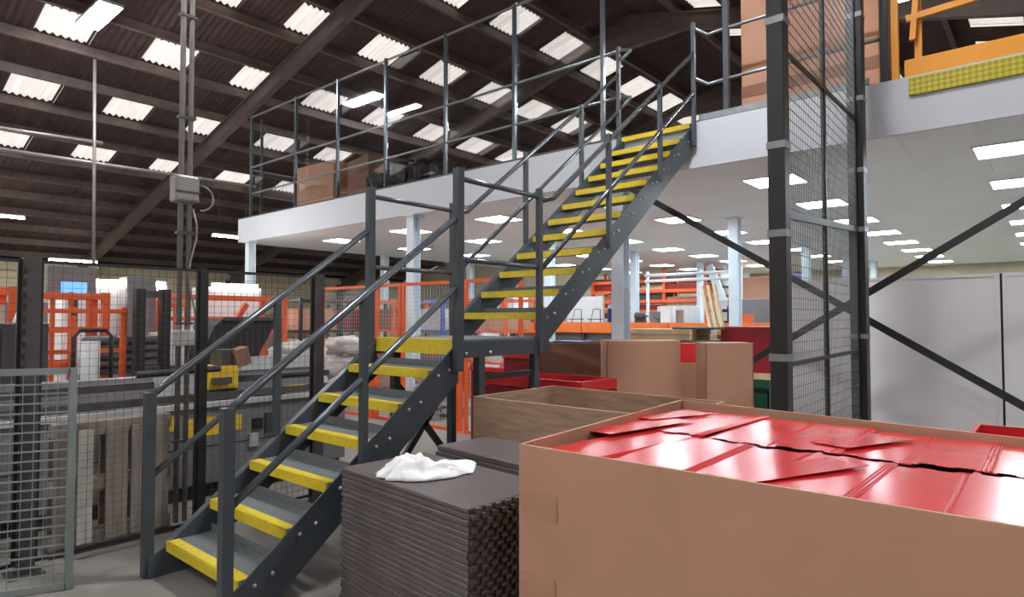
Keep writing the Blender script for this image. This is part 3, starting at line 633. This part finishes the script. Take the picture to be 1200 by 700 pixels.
# ------------------------------------------------------------------ things further back on the left
def frame(name, label, cat, c, w, d, h, mt, rails, r=.04, group=None, mesh_mat=None, ang=0):
    """open tubular frame: four uprights + rails at the given heights"""
    c = Vector(c); t = thing(name, label, cat, c, group); ca, sa = math.cos(ang), math.sin(ang)
    def G(x, y, z): return c + Vector((x * ca - y * sa, x * sa + y * ca, z))
    for sx in (-1, 1):
        for sy in (-1, 1): MB().bar(G(sx * w / 2, sy * d / 2, 0), G(sx * w / 2, sy * d / 2, h), r * 2, r * 2).build('upright', mt, t)
    for z in rails:
        for s in (-1, 1):
            MB().bar(G(-w / 2, s * d / 2, z), G(w / 2, s * d / 2, z), r * 1.6, r * 1.6).build('rail', mt, t)
            MB().bar(G(s * w / 2, -d / 2, z), G(s * w / 2, d / 2, z), r * 1.6, r * 1.6).build('rail', mt, t)
    return t
def cabinet(name, label, cat, c, w, d, h, mt, doors=2, group=None, extra=None, z0=0):
    c = Vector(c); t = thing(name, label, cat, c + Vector((0, 0, z0)), group)
    MB().box(c.x - w / 2, c.x + w / 2, c.y - d / 2, c.y + d / 2, z0, z0 + h).build('body', mt, t, bevel=.01)
    for i in range(doors):                                             # doors on the +X face (towards the aisle)
        a = c.y - d / 2 + d * i / doors
        q = MB().box(c.x + w / 2, c.x + w / 2 + .02, a + .015, a + d / doors - .015, z0 + .08, z0 + h - .04).build('door', mt, t)
        MB().box(c.x + w / 2 + .02, c.x + w / 2 + .04, a + d / doors - .09, a + d / doors - .06, z0 + h * .45, z0 + h * .6).build('handle', 'rubber', q)
    return t
def at(u, d): p = PD(u, 374, d); return Vector((p.x, p.y, 0))
# orange frames and white cabinets at the far left
p = at(76, 8.5); t = frame('machine_stand', 'tall orange machine frame behind the slotted post', 'frame', p, .5, .8, 1.9, 'orange', (.1, .55, .95, 1.4, 1.85), .045)
for q in (-.2, 0, .2): MB().box(p.x + .23, p.x + .27, p.y + q - .025, p.y + q + .025, .1, 1.9).build('bar', 'orange', t)
p = at(128, 10.5); cabinet('control_cabinet', 'white control cabinet under a strip lamp at the far left', 'cabinet', p, .8, 1.5, 2.1, 'white', 2)
q = MB().box(p.x + .3, p.x + .45, p.y - .9, p.y + .7, 2.101, 2.17); tag(q.build('strip_lamp', 'striplamp'), 'bright strip lamp on top of the white control cabinet', 'lamp')
p2 = at(86, 9.2); t = thing('operator_screen', 'blue lit operator screen left of the white cabinet', 'screen', p2)
MB().box(p2.x - .05, p2.x + .05, p2.y - .04, p2.y + .04, 0, 1.85).build('stand', 'machine_dark', t)
MB().box(p2.x - .08, p2.x + .0, p2.y - .32, p2.y + .28, 1.82, 2.3).build('bezel', 'machine', t)
MB().box(p2.x, p2.x + .01, p2.y - .16, p2.y + .16, 1.88, 2.08).build('display', 'screen', t)
p3 = at(161, 10.0); cabinet('switch_cabinet', 'grey switch cabinet beside the white control cabinet', 'cabinet', p3, .35, .42, 2.2, 'machine', 1)
p4 = at(112, 6.9); t = thing('tube_trolley', 'dark tube trolley with arched handle before the white cabinet', 'trolley', p4)
MB().tube([(p4.x, p4.y - .2, .15), (p4.x, p4.y - .2, 1.35), (p4.x, p4.y - .14, 1.42), (p4.x, p4.y + .1, 1.42), (p4.x, p4.y + .16, 1.35), (p4.x, p4.y + .16, .15)], .022, 8).build('handle_frame', 'rubber', t)
MB().box(p4.x - .3, p4.x + .05, p4.y - .22, p4.y + .2, .12, .17).build('platform', 'rubber', t)
MB().tube([(p4.x - .1, p4.y - .03, .17), (p4.x - .1, p4.y - .03, 1.3)], .11, 10).build('roll', 'white_dirty', t)
for s in (-.16, .14): MB().lathe((p4.x - .1, p4.y + s, .06), [(.06, -.02), (.06, .02)], 12, 'y').build('wheel', 'rubber', t)
p5 = at(147, 8.3); t = thing('coil_reel', 'dark coil of hose lying on a low rack behind the fence', 'reel', p5)
MB().box(p5.x - .3, p5.x + .3, p5.y - .6, p5.y + .6, .85, .92).build('rack_top', 'machine_dark', t)
for sx in (-.25, .25):
    for sy in (-.5, .5): MB().box(p5.x + sx - .025, p5.x + sx + .025, p5.y + sy - .025, p5.y + sy + .025, 0, .85).build('leg', 'orange', t)
for k in range(4):
    n = 20; MB().tube([(p5.x + (.28 - .01 * k) * math.cos(i * 2 * math.pi / n), p5.y + (.5 - .02 * k) * math.sin(i * 2 * math.pi / n), .97 + k * .1) for i in range(n + 1)], .055, 8).build('hose_turn', 'machine_dark', t)
ob = thing('orange_barrier', 'orange two rail barrier crossing before the hose coil', 'barrier', (-4.3, .6, 0))
ya_, yb_ = PX(44, 365, -4.3).y, PX(146, 365, -4.3).y
for u in (46, 86, 145): y = PX(u, 365, -4.3).y; MB().box(-4.33, -4.27, y - .03, y + .03, 0, 1.68).build('post', 'orange', ob)
for v in (365, 411): z = PX(120, v, -4.3).z; MB().box(-4.27, -4.24, ya_, yb_, z - .025, z + .025).build('rail', 'orange', ob)
# pair of dark mast posts (lift truck mast)
p = at(178, 7.6); t = thing('lift_mast', 'dark lift truck mast behind the spindle rod', 'mast', p)
for dy in (-.14, .14): MB().box(p.x - .06, p.x + .06, p.y + dy - .05, p.y + dy + .05, .05, 1.9).build('mast_channel', 'black', t)
for z in (.1, .9, 1.8): MB().box(p.x - .05, p.x + .05, p.y - .09, p.y + .09, z, z + .08).build('cross_member', 'machine_dark', t)
MB().box(p.x - .5, p.x + .1, p.y - .25, p.y + .25, 0, .06).build('base', 'machine_dark', t)
# orange lift platform and cabinets right of the pole
p = at(262, 10.9); t = frame('orange_guard_frame', 'orange tubular guard frame before the second white cabinet', 'frame', p, .8, 1.8, 1.92, 'orange', (.3, 1.3, 1.55, 1.9), .04)
MB().bar(p + Vector((.4, -.8, .2)), p + Vector((.4, .2, 1.8)), .08, .08).build('diagonal', 'orange', t); MB().bar(p + Vector((.4, .7, .3)), p + Vector((.4, -.1, 1.5)), .08, .08).build('diagonal', 'orange', t)
p = at(196, 11.6); frame('machine_stand', 'narrow orange frame beside the twin conduit pole', 'frame', p, .5, .5, 1.85, 'orange', (.6, 1.2, 1.8), .04)
p = at(212, 9.4); cabinet('control_cabinet', 'small white cabinet behind the conduit pole', 'cabinet', p, .5, .7, 1.35, 'white_dirty', 1)
p = at(266, 12.5); cabinet('control_cabinet', 'white cabinet beside the mezzanine corner column', 'cabinet', p, .6, 1.1, 2.15, 'white', 2)
tag(MB().box(p.x + .2, p.x + .35, p.y - .4, p.y + .45, 2.151, 2.22).build('strip_lamp', 'striplamp'), 'bright strip lamp over the cabinet by the corner column', 'lamp')
p = at(-8, 6.4); cabinet('tool_cabinet', 'dark grey tool cabinet at the left edge behind the fence', 'cabinet', p, .6, .8, 1.5, 'machine_dark', 2)
t = MB().lathe((p.x + .1, p.y + .22, 1.5), [(.09, 0), (.08, .03), (.03, .2), (.015, .3)], 12).build('funnel', 'white'); tag(t, 'small white funnel standing on the dark tool cabinet', 'funnel')
p = at(-26, 8); frame('machine_stand', 'low orange and cream rack at the left edge', 'rack', p, .7, .58, 1.95, 'orange', (1.45, 1.9), .05)
t = MB().box(p.x - .3, p.x + .3, p.y - .22, p.y + .22, 1.49, 1.72).build('long_box', 'white_dirty'); tag(t, 'long pale box lying on the orange rack at the left edge', 'box')
for k, (u, d, h, w) in enumerate(((42, 13, 2.5, 1.8), (195, 15, 2.3, 1.6), (318, 16, 2.2, 1.6), (345, 14.5, 2.0, 1.2), (155, 17, 2.4, 2.5), (90, 18, 2.6, 2.5), (10, 15, 2.3, 2.0))):
    p = at(u, d); cabinet('machine_cabinet', f"{['grey', 'pale', 'dark', 'brown', 'grey-green', 'cream', 'bluish'][k]} machine cabinet in the far background, {ORD[k]} of the row behind the fence", 'cabinet', p, .8, w, h * .75, ['machine', 'white_dirty', 'machine_dark', 'cardboard_dark', 'machine', 'cream', 'panel_grey'][k], 2, 'far machine cabinets')
# ------------------------------------------------------------------ orange mesh guards and pallets left of and below the landing
YG = 4.55
def gx(u): return PY(u, 374, YG).x
gs = [(378, 431, 'left of the stair post'), (441, 470, 'narrow one between the stair posts'), (472, 532, 'behind the lower handrail'), (545, 612, 'behind the upper flight')]
for u0, u1, lb in gs:
    mesh_panel('orange_mesh_guard', 'orange framed wire mesh guard, ' + lb, 'guard panel', (gx(u0), YG), (gx(u1), YG), .0, 2.08, .045, 'orange', 'wire_light', .06, .06, .004, 'orange mesh guards below the mezzanine')
for u, lb in ((436, 'left'), (538, 'right')):
    x = gx(u); p = thing('guard_post', f'orange steel guard post on the {lb} of the mesh guards', 'post', (x, YG, 0)); MB().box(x - .04, x + .04, YG - .04, YG + .04, .01, 2.1).build('shaft', 'orange', p); MB().box(x - .09, x + .09, YG - .09, YG + .09, 0, .01).build('foot_plate', 'orange', p)
def blob(name, label, c, rx, ry, rz, mt, group, seed):
    mb = MB(); nu, nv = 22, 14; c = Vector(c)
    for j in range(nv + 1):
        for i in range(nu):
            ph, th = math.pi * j / nv, 2 * math.pi * i / nu
            d = Vector((math.sin(ph) * math.cos(th), math.sin(ph) * math.sin(th), math.cos(ph)))
            d = Vector([math.copysign(abs(k) ** .75, k) for k in d]); k = 1 + .3 * noise.noise(d * 1.6 + Vector((seed, 0, 0))) + .22 * noise.noise(d * 4 + Vector((0, seed, 0)))
            mb.v.append(c + Vector((d.x * rx * k, d.y * ry * k, rz + max(-rz, d.z * rz * k))))
    for j in range(nv):
        for i in range(nu): a = j * nu + i; b = j * nu + (i + 1) % nu; mb.f.append([a, b, b + nu, a + nu]); mb.sm.append(True)
    o = mb.build(name, mt); return tag(o, label, cat='bag' if 'bag' in name or 'sack' in name else 'bundle', group=group)
k = 0
for u, d, n in ((350, 8.9, 3), (405, 11.7, 3), (510, 10.2, 2)):
    p = at(u, d); pallet('pallet', f"wooden pallet of sacks, {ORD[k // 3] if False else ORD[[350, 405, 510].index(u)]} from the left behind the stair rails", p.x - .42, p.x + .42, p.y - .42, p.y + .42)
    for i in range(n):
        blob('sack', f"{['bottom', 'middle', 'top'][i]} pale wrapped sack on the {ORD[[350, 405, 510].index(u)]} pallet behind the stair rails", (p.x, p.y, .14 + i * .375), .37, .37, .165, ['sack', 'white_dirty', 'sack'][i], 'sacks on the pallets behind the stairs', k * 3.1); k += 1
# tall stillage of brown parts behind guards
for k, (u, d, mt) in enumerate(((362, 12.7, 'black'), (418, 14.2, 'machine_dark'), (465, 13.6, 'orange'), (520, 13, 'blue'), (590, 12.5, 'orange'))):
    p = at(u, d); t = frame('stillage', f"{['black', 'brown', 'orange', 'blue', 'red-orange'][k]} stillage rack of stock behind the orange mesh guards", 'rack', p, .9, .9, 1.95, mt, (.1, .7, 1.3, 1.9), .03, 'stillages below the mezzanine')
    for j, z in enumerate((.13, .73, 1.33)):
        o = MB().box(p.x - .38, p.x + .38, p.y - .38, p.y + .38, z + .0, z + .42).build('stock_crate', ['cardboard_dark', 'white_dirty', 'cardboard', 'red_dull'][(j + k) % 4]); tag(o, f"stock crate on the {['bottom', 'middle', 'top'][j]} tier of the {['black', 'brown', 'orange', 'blue', 'red-orange'][k]} stillage", 'crate', 'crates in the stillages')
# ------------------------------------------------------------------ cartons and red trays behind the landing
def carton(name, label, c, w, d, h, ang, mt, open_top=True, flap=None, z0=0):
    c = Vector(c); ca, sa = math.cos(ang), math.sin(ang); t = thing(name, label, 'carton', (c.x, c.y, z0), 'cartons behind the stairs')
    Qs = [Vector((c.x + x * ca - y * sa, c.y + x * sa + y * ca, 0)) for x, y in ((-w / 2, -d / 2), (w / 2, -d / 2), (w / 2, d / 2), (-w / 2, d / 2))]
    walls(Qs, z0, z0 + h, .01, t, mt, 'cardboard_edge')
    if not open_top: MB().prism([(q.x, q.y, z0 + h + .003) for q in Qs], (0, 0, .008)).build('lid', mt, t)
    return t
def aang(u): return 0
p = PD(749, 402, 6.68); carton('tall_carton', 'tall brown carton with closed top under the upper flight', (p.x, p.y, 0), .75, .45, 1.31, math.radians(40.7), 'cardboard', False)
p = PD(793, 404, 7.18); carton('tall_carton', 'open tall carton holding red panels right of the white column', (p.x, p.y, 0), .6, .38, 1.06, math.radians(40.7), 'cardboard')
c = Vector((p.x, p.y)); tag(MB().obox((c.x, c.y, .8), (.2, .172, 0), (-.08, .095, 0), (0, 0, .47)).build('red_panel_bundle', 'red'), 'bundle of red panels standing in the open tall carton', 'metal bundle')
p = PD(848, 404, 6.3); carton('tall_carton', 'narrow brown carton leaning edge-on in front of the red cabinet', (p.x, p.y, 0), .46, .34, 1.30, math.radians(40.7), 'cardboard', False)
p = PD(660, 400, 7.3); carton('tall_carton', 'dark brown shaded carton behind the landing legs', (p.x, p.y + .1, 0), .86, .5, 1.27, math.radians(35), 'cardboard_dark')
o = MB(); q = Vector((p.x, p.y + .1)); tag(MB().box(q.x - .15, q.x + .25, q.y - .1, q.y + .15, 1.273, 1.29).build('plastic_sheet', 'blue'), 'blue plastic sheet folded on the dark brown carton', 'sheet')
for k in range(10):
    z = .1 * k; t = thing('red_tray', f'red steel tray, {ORD[9 - k]} from the top of the stack behind the landing', 'tray', (.25, 3.15, z), 'red trays behind the landing')
    X0, X1, Y0, Y1 = -.25 + .02 * (k % 2), .96, 3.02, 3.6
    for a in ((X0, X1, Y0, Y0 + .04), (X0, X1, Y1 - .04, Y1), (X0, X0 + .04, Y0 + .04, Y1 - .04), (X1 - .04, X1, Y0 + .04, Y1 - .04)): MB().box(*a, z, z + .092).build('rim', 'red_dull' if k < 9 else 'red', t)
    MB().box(X0 + .04, X1 - .04, Y0 + .04, Y1 - .04, z, z + .012).build('tray_floor', 'red_dull', t)
for k, (u, v, d, w) in enumerate(((585, 436, 7.6, .9), (612, 420, 6.9, .5))):
    p = PD(u, v, d); t = thing('red_tray', ['long red steel channel frame lying below the landing', 'upright red sheet standing behind the landing leg'][k], 'tray', (p.x, p.y, 0))
    MB().box(p.x - w / 2, p.x + w / 2, p.y - .02, p.y + .02, 0, p.z + .05).build('sheet', 'red_dull', t); MB().box(p.x - w / 2, p.x + w / 2, p.y - .05, p.y - .02, p.z, p.z + .05).build('edge_fold', 'red', t)
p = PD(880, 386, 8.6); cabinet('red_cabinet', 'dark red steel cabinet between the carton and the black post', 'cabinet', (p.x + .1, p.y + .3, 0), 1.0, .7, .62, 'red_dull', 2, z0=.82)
c = Vector((p.x + .1, p.y + .3)); t = thing('timber_stand', 'timber stand carrying the dark red cabinet', 'stand', (c.x, c.y, 0))
MB().box(c.x - .55, c.x + .6, c.y - .4, c.y + .4, .74, .82).build('top_board', 'wood', t)
for sx in (-.5, .5):
    for sy in (-.33, .33): MB().box(c.x + sx - .04, c.x + sx + .04, c.y + sy - .04, c.y + sy + .04, 0, .74).build('leg', 'wood_old', t)
for k in range(1):
    p = PD(890 + 26 * k, 460, 6.6); t = thing('green_bin', 'dark green plastic bin beside the black cage post', 'bin', (p.x, p.y, 0), 'green bins')
    Qs = [Vector((p.x + a, p.y + b, 0)) for a, b in ((-.14, -.14), (.14, -.14), (.14, .14), (-.14, .14))]
    walls(Qs, 0, .9, .012, t, 'green', 'green'); MB().box(p.x - .16, p.x + .16, p.y - .16, p.y - .14, .84, .88).build('rim', 'green', t)
# ------------------------------------------------------------------ under the mezzanine: orange bench, timber, racks
YB = 9.9; x0, x1 = PY(598, 380, YB).x, PY(912, 376, YB).x
bn = thing('orange_bench', 'long orange beam workbench running beneath the mezzanine', 'bench', ((x0 + x1) / 2, YB, 0))
n = 3
for i in range(n):
    a = x0 + (x1 - x0) * i / n; MB().box(a, a + (x1 - x0) / n - .02, YB - .03, YB + .03, 1.25, 1.47).build('beam', 'orange_rack', bn)
    MB().box(a + .02, a + (x1 - x0) / n - .04, YB + .03, YB + .9, 1.43, 1.47).build('shelf', 'wood_old', bn)
    MB().box(a + .02, a + (x1 - x0) / n - .04, YB + .1, YB + .14, .1, 1.25).build('back_panel', 'machine', bn)
for i in range(n + 1):
    a = x0 + (x1 - x0) * i / n
    for y in (YB, YB + .85): MB().box(a - .04, a + .04, y - .04 + .06, y + .04 + .06, 0, 1.43).build('leg', 'steel', bn)
def onb(u, d=10.4): p = PY(u, 374, YB + .4); return p
p = onb(685); t = thing('white_board', 'large white board leaning on the orange bench', 'board', (p.x, p.y, 1.471)); MB().box(p.x - .55, p.x + .4, p.y + .1, p.y + .14, 1.471, 2.05).build('panel', 'white', t)
MB().box(p.x - .58, p.x + .43, p.y + .14, p.y + .16, 1.471, 2.05).build('backing', 'wood', t)
for k, u in enumerate((678, 700)):
    p = onb(u); t = thing('wire_trestle', f"small black wire trestle, {['left', 'right'][k]} of the pair before the white board", 'trestle', (p.x, p.y, 1.471), 'wire trestles')
    for s in (-1, 1): MB().tube([(p.x + s * .13, p.y - .08, 1.471), (p.x + s * .09, p.y - .02, 1.76), (p.x - s * .0, p.y - .02, 1.76)], .01, 6).build('leg_frame', 'rubber', t)
    MB().tube([(p.x - .2, p.y - .1, 1.54), (p.x + .2, p.y - .1, 1.54)], .01, 6).build('cross_wire', 'rubber', t)
for k in range(3):
    a = PY(823 + 7 * k, 336 - k, 9.6); b = PY(834 + 7 * k, 390, 9.3); tag(MB().bar(a, b, .05, .085, (0, 1, 0)).build('timber_plank', 'wood'), f"{['left', 'middle', 'right'][k]} of three pale timber planks leaning against the bench", 'plank', 'leaning timber planks')
for k in range(4):
    p = PD(800 + 12 * (k % 2), 392, 9.0); z = 1.0 + .075 * k
    tag(MB().box(p.x - .75, p.x + .25, p.y - .3 + .3 * (k % 2), p.y - .05 + .3 * (k % 2), 1.25 + .08 * (k // 2), 1.32 + .08 * (k // 2)).build('timber_plank', ['wood', 'wood', 'wood', 'wood_white'][k]), f"sawn timber length, {['lower near', 'lower far', 'upper near', 'upper far'][k]} one of the pile before the bench", 'plank', 'sawn timber pile')
p = PD(806, 392, 9.0); t = thing('trestle_stand', 'grey trestle carrying the sawn timber pile', 'trestle', (p.x, p.y, 0)); MB().box(p.x - .6, p.x + .4, p.y - .3, p.y + .3, 1.19, 1.25).build('top', 'machine', t)
for sx in (-.5, .3):
    for sy in (-.25, .25): MB().box(p.x + sx - .03, p.x + sx + .03, p.y + sy - .03, p.y + sy + .03, 0, 1.19).build('leg', 'machine', t)
tag(MB().box(p.x - .1, p.x + .5, p.y - .28, p.y + .1, 1.401, 1.43).build('green_board', 'green'), 'green board lying on the sawn timber pile', 'board')
rj = random.Random(11)
names = ['hand_tool', 'small_motor', 'parts_box', 'vice', 'paint_tin', 'parts_box', 'small_motor', 'vice', 'parts_box', 'paint_tin', 'hand_tool', 'parts_box']
cols = ['rubber', 'machine_light', 'white_dirty', 'machine', 'blue', 'cardboard', 'machine_dark', 'machine', 'white', 'white_dirty', 'rubber', 'orange']
for k, u in enumerate((612, 628, 645, 660, 722, 738, 756, 774, 788, 802, 858, 880)):
    p = onb(u); z = 1.471; w = .07 + rj.random() * .04; h = .12 + rj.random() * .2; nm = names[k]
    t = thing(nm, f"{['black', 'silver', 'pale', 'grey', 'blue', 'brown', 'dark', 'light grey', 'white', 'off-white', 'black upright', 'orange'][k]} {nm.replace('_', ' ')} on the orange bench, {ORD[k]} from the left", nm.replace('_', ' ').split()[-1], (p.x, p.y - .2, z), 'clutter on the orange bench')
    if 'box' in nm:
        MB().box(p.x - w, p.x + w, p.y - .3, p.y - .1, z, z + h).build('body', cols[k], t); MB().box(p.x - w - .01, p.x + w + .01, p.y - .31, p.y - .09, z + h, z + h + .02).build('lid', cols[k], t)
    elif 'tin' in nm:
        MB().lathe((p.x, p.y - .2, z), [(w * .8, 0), (w * .8, h), (w * .85, h), (w * .85, h + .015)], 14).build('can', cols[k], t); MB().lathe((p.x, p.y - .2, z + h + .015), [(w * .6, 0), (w * .6, .01)], 12).build('lid', 'galv', t)
    elif 'vice' in nm:
        MB().box(p.x - .06, p.x + .06, p.y - .28, p.y - .12, z, z + .08).build('base', cols[k], t); MB().box(p.x - .12, p.x - .02, p.y - .26, p.y - .14, z + .08, z + .22).build('jaw', cols[k], t); MB().box(p.x + .04, p.x + .12, p.y - .26, p.y - .14, z + .08, z + .22).build('jaw', cols[k], t)
    elif 'motor' in nm:
        MB().box(p.x - .1, p.x + .1, p.y - .27, p.y - .13, z, z + .05).build('foot', 'machine_dark', t); MB().lathe((p.x - .12, p.y - .2, z + .13), [(.05, 0), (.085, .02), (.085, .2), (.05, .23), (.015, .23), (.015, .3)], 14, 'x').build('motor_body', cols[k], t)
    else:
        MB().tube([(p.x, p.y - .2, z), (p.x, p.y - .2, z + .32)], .015, 6).build('shaft', cols[k], t); MB().box(p.x - .1, p.x + .1, p.y - .23, p.y - .17, z + .2, z + .26).build('grip', cols[k], t); MB().box(p.x - .06, p.x + .06, p.y - .26, p.y - .14, z, z + .04).build('base', cols[k], t)
# cantilever racks at the back wall with long stock
def rack(label, xa, xb, y, levels, h):
    t = thing('stock_rack', label, 'rack', ((xa + xb) / 2, y, 0), 'stock racks at the back')
    nb = 3
    for i in range(nb + 1):
        x = xa + (xb - xa) * i / nb
        for yy in (y, y + .9): MB().box(x - .05, x + .05, yy - .05, yy + .05, 0, h).build('upright', 'orange', t)
    for z in levels:
        MB().box(xa, xb, y - .09, y - .05, z, z + .11).build('beam', 'orange', t); MB().box(xa, xb, y + .95, y + .99, z, z + .11).build('beam', 'orange', t)
    return t
YR = 18.3
xa, xb = PY(695, 345, YR).x, PY(826, 345, YR).x
lv = [.5, .95, 1.4, 1.75, 2.1, 2.45, 2.8]
rack('tall orange rack of long stock at the back beneath the mezzanine', xa, xb, YR, lv, 3.25)
for j, z in enumerate(lv):
    for i in range(3):
        a = xa + .08 + (xb - xa) * i / 3
        tag(MB().box(a, a + (xb - xa) / 3 - .16, YR - .0, YR + .85, z + .11, z + .2 + .08 * ((i + j) % 3)).build('stock_bundle', ['cardboard_dark', 'red_dull', 'machine_dark', 'wood'][(i * 2 + j) % 4]), f"bundle of long stock on the {ORD[j]} tier of the back rack, {['left', 'middle', 'right'][i]} bay", 'bundle', 'stock bundles on the back rack')
xa2, xb2 = PY(440, 345, 18).x, PY(560, 345, 18).x
# far dark staircase and white pipes
fs = thing('far_staircase', 'small dark staircase with pale stringers far back beneath the mezzanine', 'staircase', PY(862, 374, 17.6) * 1)
fs.location.z = 0; WL[fs.name].z = 0
a, b = PY(884, 372, 17.6), PY(838, 312, 17.6)
n = 11
for i in range(n):
    q = i / (n - 1); c = Vector((a.x, a.y, .2)).lerp(Vector((b.x, b.y, 3.1)), q); MB().box(c.x - .14, c.x + .14, c.y - .45, c.y + .45, c.z, c.z + .05).build('tread', 'steel_black', fs)
for y in (-.48, .48): MB().bar((a.x + .1, a.y + y, 0), (b.x, b.y + y, 3.2), .03, .24).build('stringer', 'column', fs)
pp = thing('white_pipe_frame', 'white pipe frame on posts before the back rack', 'frame', PY(800, 374, 12.6)); pp.location.z = 0; WL[pp.name].z = 0
ya = 12.6
for u in (741 + 18, 822, 868): p = PY(u, 330, ya); MB().tube([(p.x, ya, 0), (p.x, ya, 2.72)], .04, 8).build('post', 'column', pp)
a, b = PY(757, 315, ya), PY(870, 314, ya)
for dz in (-.02, .12): tb('pipe', 'white', pp, (a.x, ya - .04, 2.5 + dz), (b.x, ya - .04, 2.5 + dz), r=.035)
for k, (u, d, w, h, mt) in enumerate(((722, 15, .5, 1.55, 'white_dirty'), (795, 15.2, .8, 1.85, 'panel_grey'), (885, 13, .9, 1.95, 'machine'), (855, 15.5, .7, 2.0, 'machine_light'), (640, 18, 1.2, 2.2, 'cardboard'), (590, 17, 1.2, 2.1, 'white'), (892, 20.7, 1.8, 2.9, 'cardboard'))):
    p = at(u, d); cabinet('machine_cabinet', f"{['off-white', 'pale grey', 'mid grey', 'silver', 'tan', 'white', 'tall brown'][k]} cabinet beneath the mezzanine behind the orange bench", 'cabinet', p, w, .6, h, mt, 1, 'cabinets behind the bench')
p = at(934, 15); cabinet('locker', 'purple locker seen through the mesh cage', 'locker', p, .5, .5, 2.6, 'purple', 1)
# ------------------------------------------------------------------ stored goods on the mezzanine
def closed(name, label, c, w, d, h, mt, ang=0, band=None, z0=MZ + .001):
    t = thing(name, label, 'carton', (c[0], c[1], z0), 'cartons stored on the mezzanine'); c = Vector((*c, z0)); ca, sa = math.cos(ang), math.sin(ang)
    ex, ey = Vector((ca, sa, 0)), Vector((-sa, ca, 0))
    b = MB().obox(c + Vector((0, 0, h / 2)), ex * w / 2, ey * d / 2, Vector((0, 0, h / 2))).build('body', mt, t, bevel=.008)
    MB().obox(c + Vector((0, 0, h + .001)), ex * w / 2 * .99, ey * .03, Vector((0, 0, .001))).build('tape', 'tape', b)
    if band: MB().obox(c + Vector((0, 0, band)), ex * (w / 2 + .003), ey * (d / 2 + .003), Vector((0, 0, .07))).build('strap', 'cardboard_dark', b)
    return t
a, b = PY(868, 100, 5.95), PY(1030, 60, 5.95)
closed('tall_carton', 'very tall brown carton with a dark strap at the mezzanine edge', ((a.x + b.x) / 2, 6.4), b.x - a.x, .85, 2.7, 'cardboard', 0, .42)
closed('carton', 'upright cardboard carton behind the mezzanine guardrail', (PY(372, 200, 6.3).x, 6.5), 1.45, .6, 1.15, 'cardboard', .05)
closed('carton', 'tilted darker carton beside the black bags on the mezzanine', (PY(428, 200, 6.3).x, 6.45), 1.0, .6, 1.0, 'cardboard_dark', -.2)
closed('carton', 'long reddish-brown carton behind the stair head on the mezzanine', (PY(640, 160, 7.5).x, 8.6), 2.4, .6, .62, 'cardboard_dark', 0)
for k, (u, rx, rz) in enumerate(((449, .24, .28), (471, .24, .34), (497, .27, .3), (523, .24, .24))):
    p = PY(u, 190, 6.1); blob('rubbish_bag', f'glossy black rubbish bag, {ORD[k]} from the left on the mezzanine', (p.x, 6.15, MZ), rx, .35, rz, 'bag', 'black bags on the mezzanine', 5 + k * 2.7)
rf = thing('red_trolley', 'low red trolley frame near the stair head on the mezzanine', 'trolley', (.82, 6.4, MZ))
MB().box(.55, 1.1, 6.2, 6.24, MZ + .1, MZ + .14).build('deck_bar', 'red', rf); MB().box(.55, 1.1, 6.55, 6.59, MZ + .1, MZ + .14).build('deck_bar', 'red', rf); MB().box(.55, .6, 6.24, 6.55, MZ + .1, MZ + .14).build('deck_bar', 'red', rf)
for x in (.6, 1.05):
    for y in (6.22, 6.57): MB().lathe((x, y, MZ + .05), [(.05, -.02), (.05, .02)], 12, 'y').build('wheel', 'red_dull', rf)
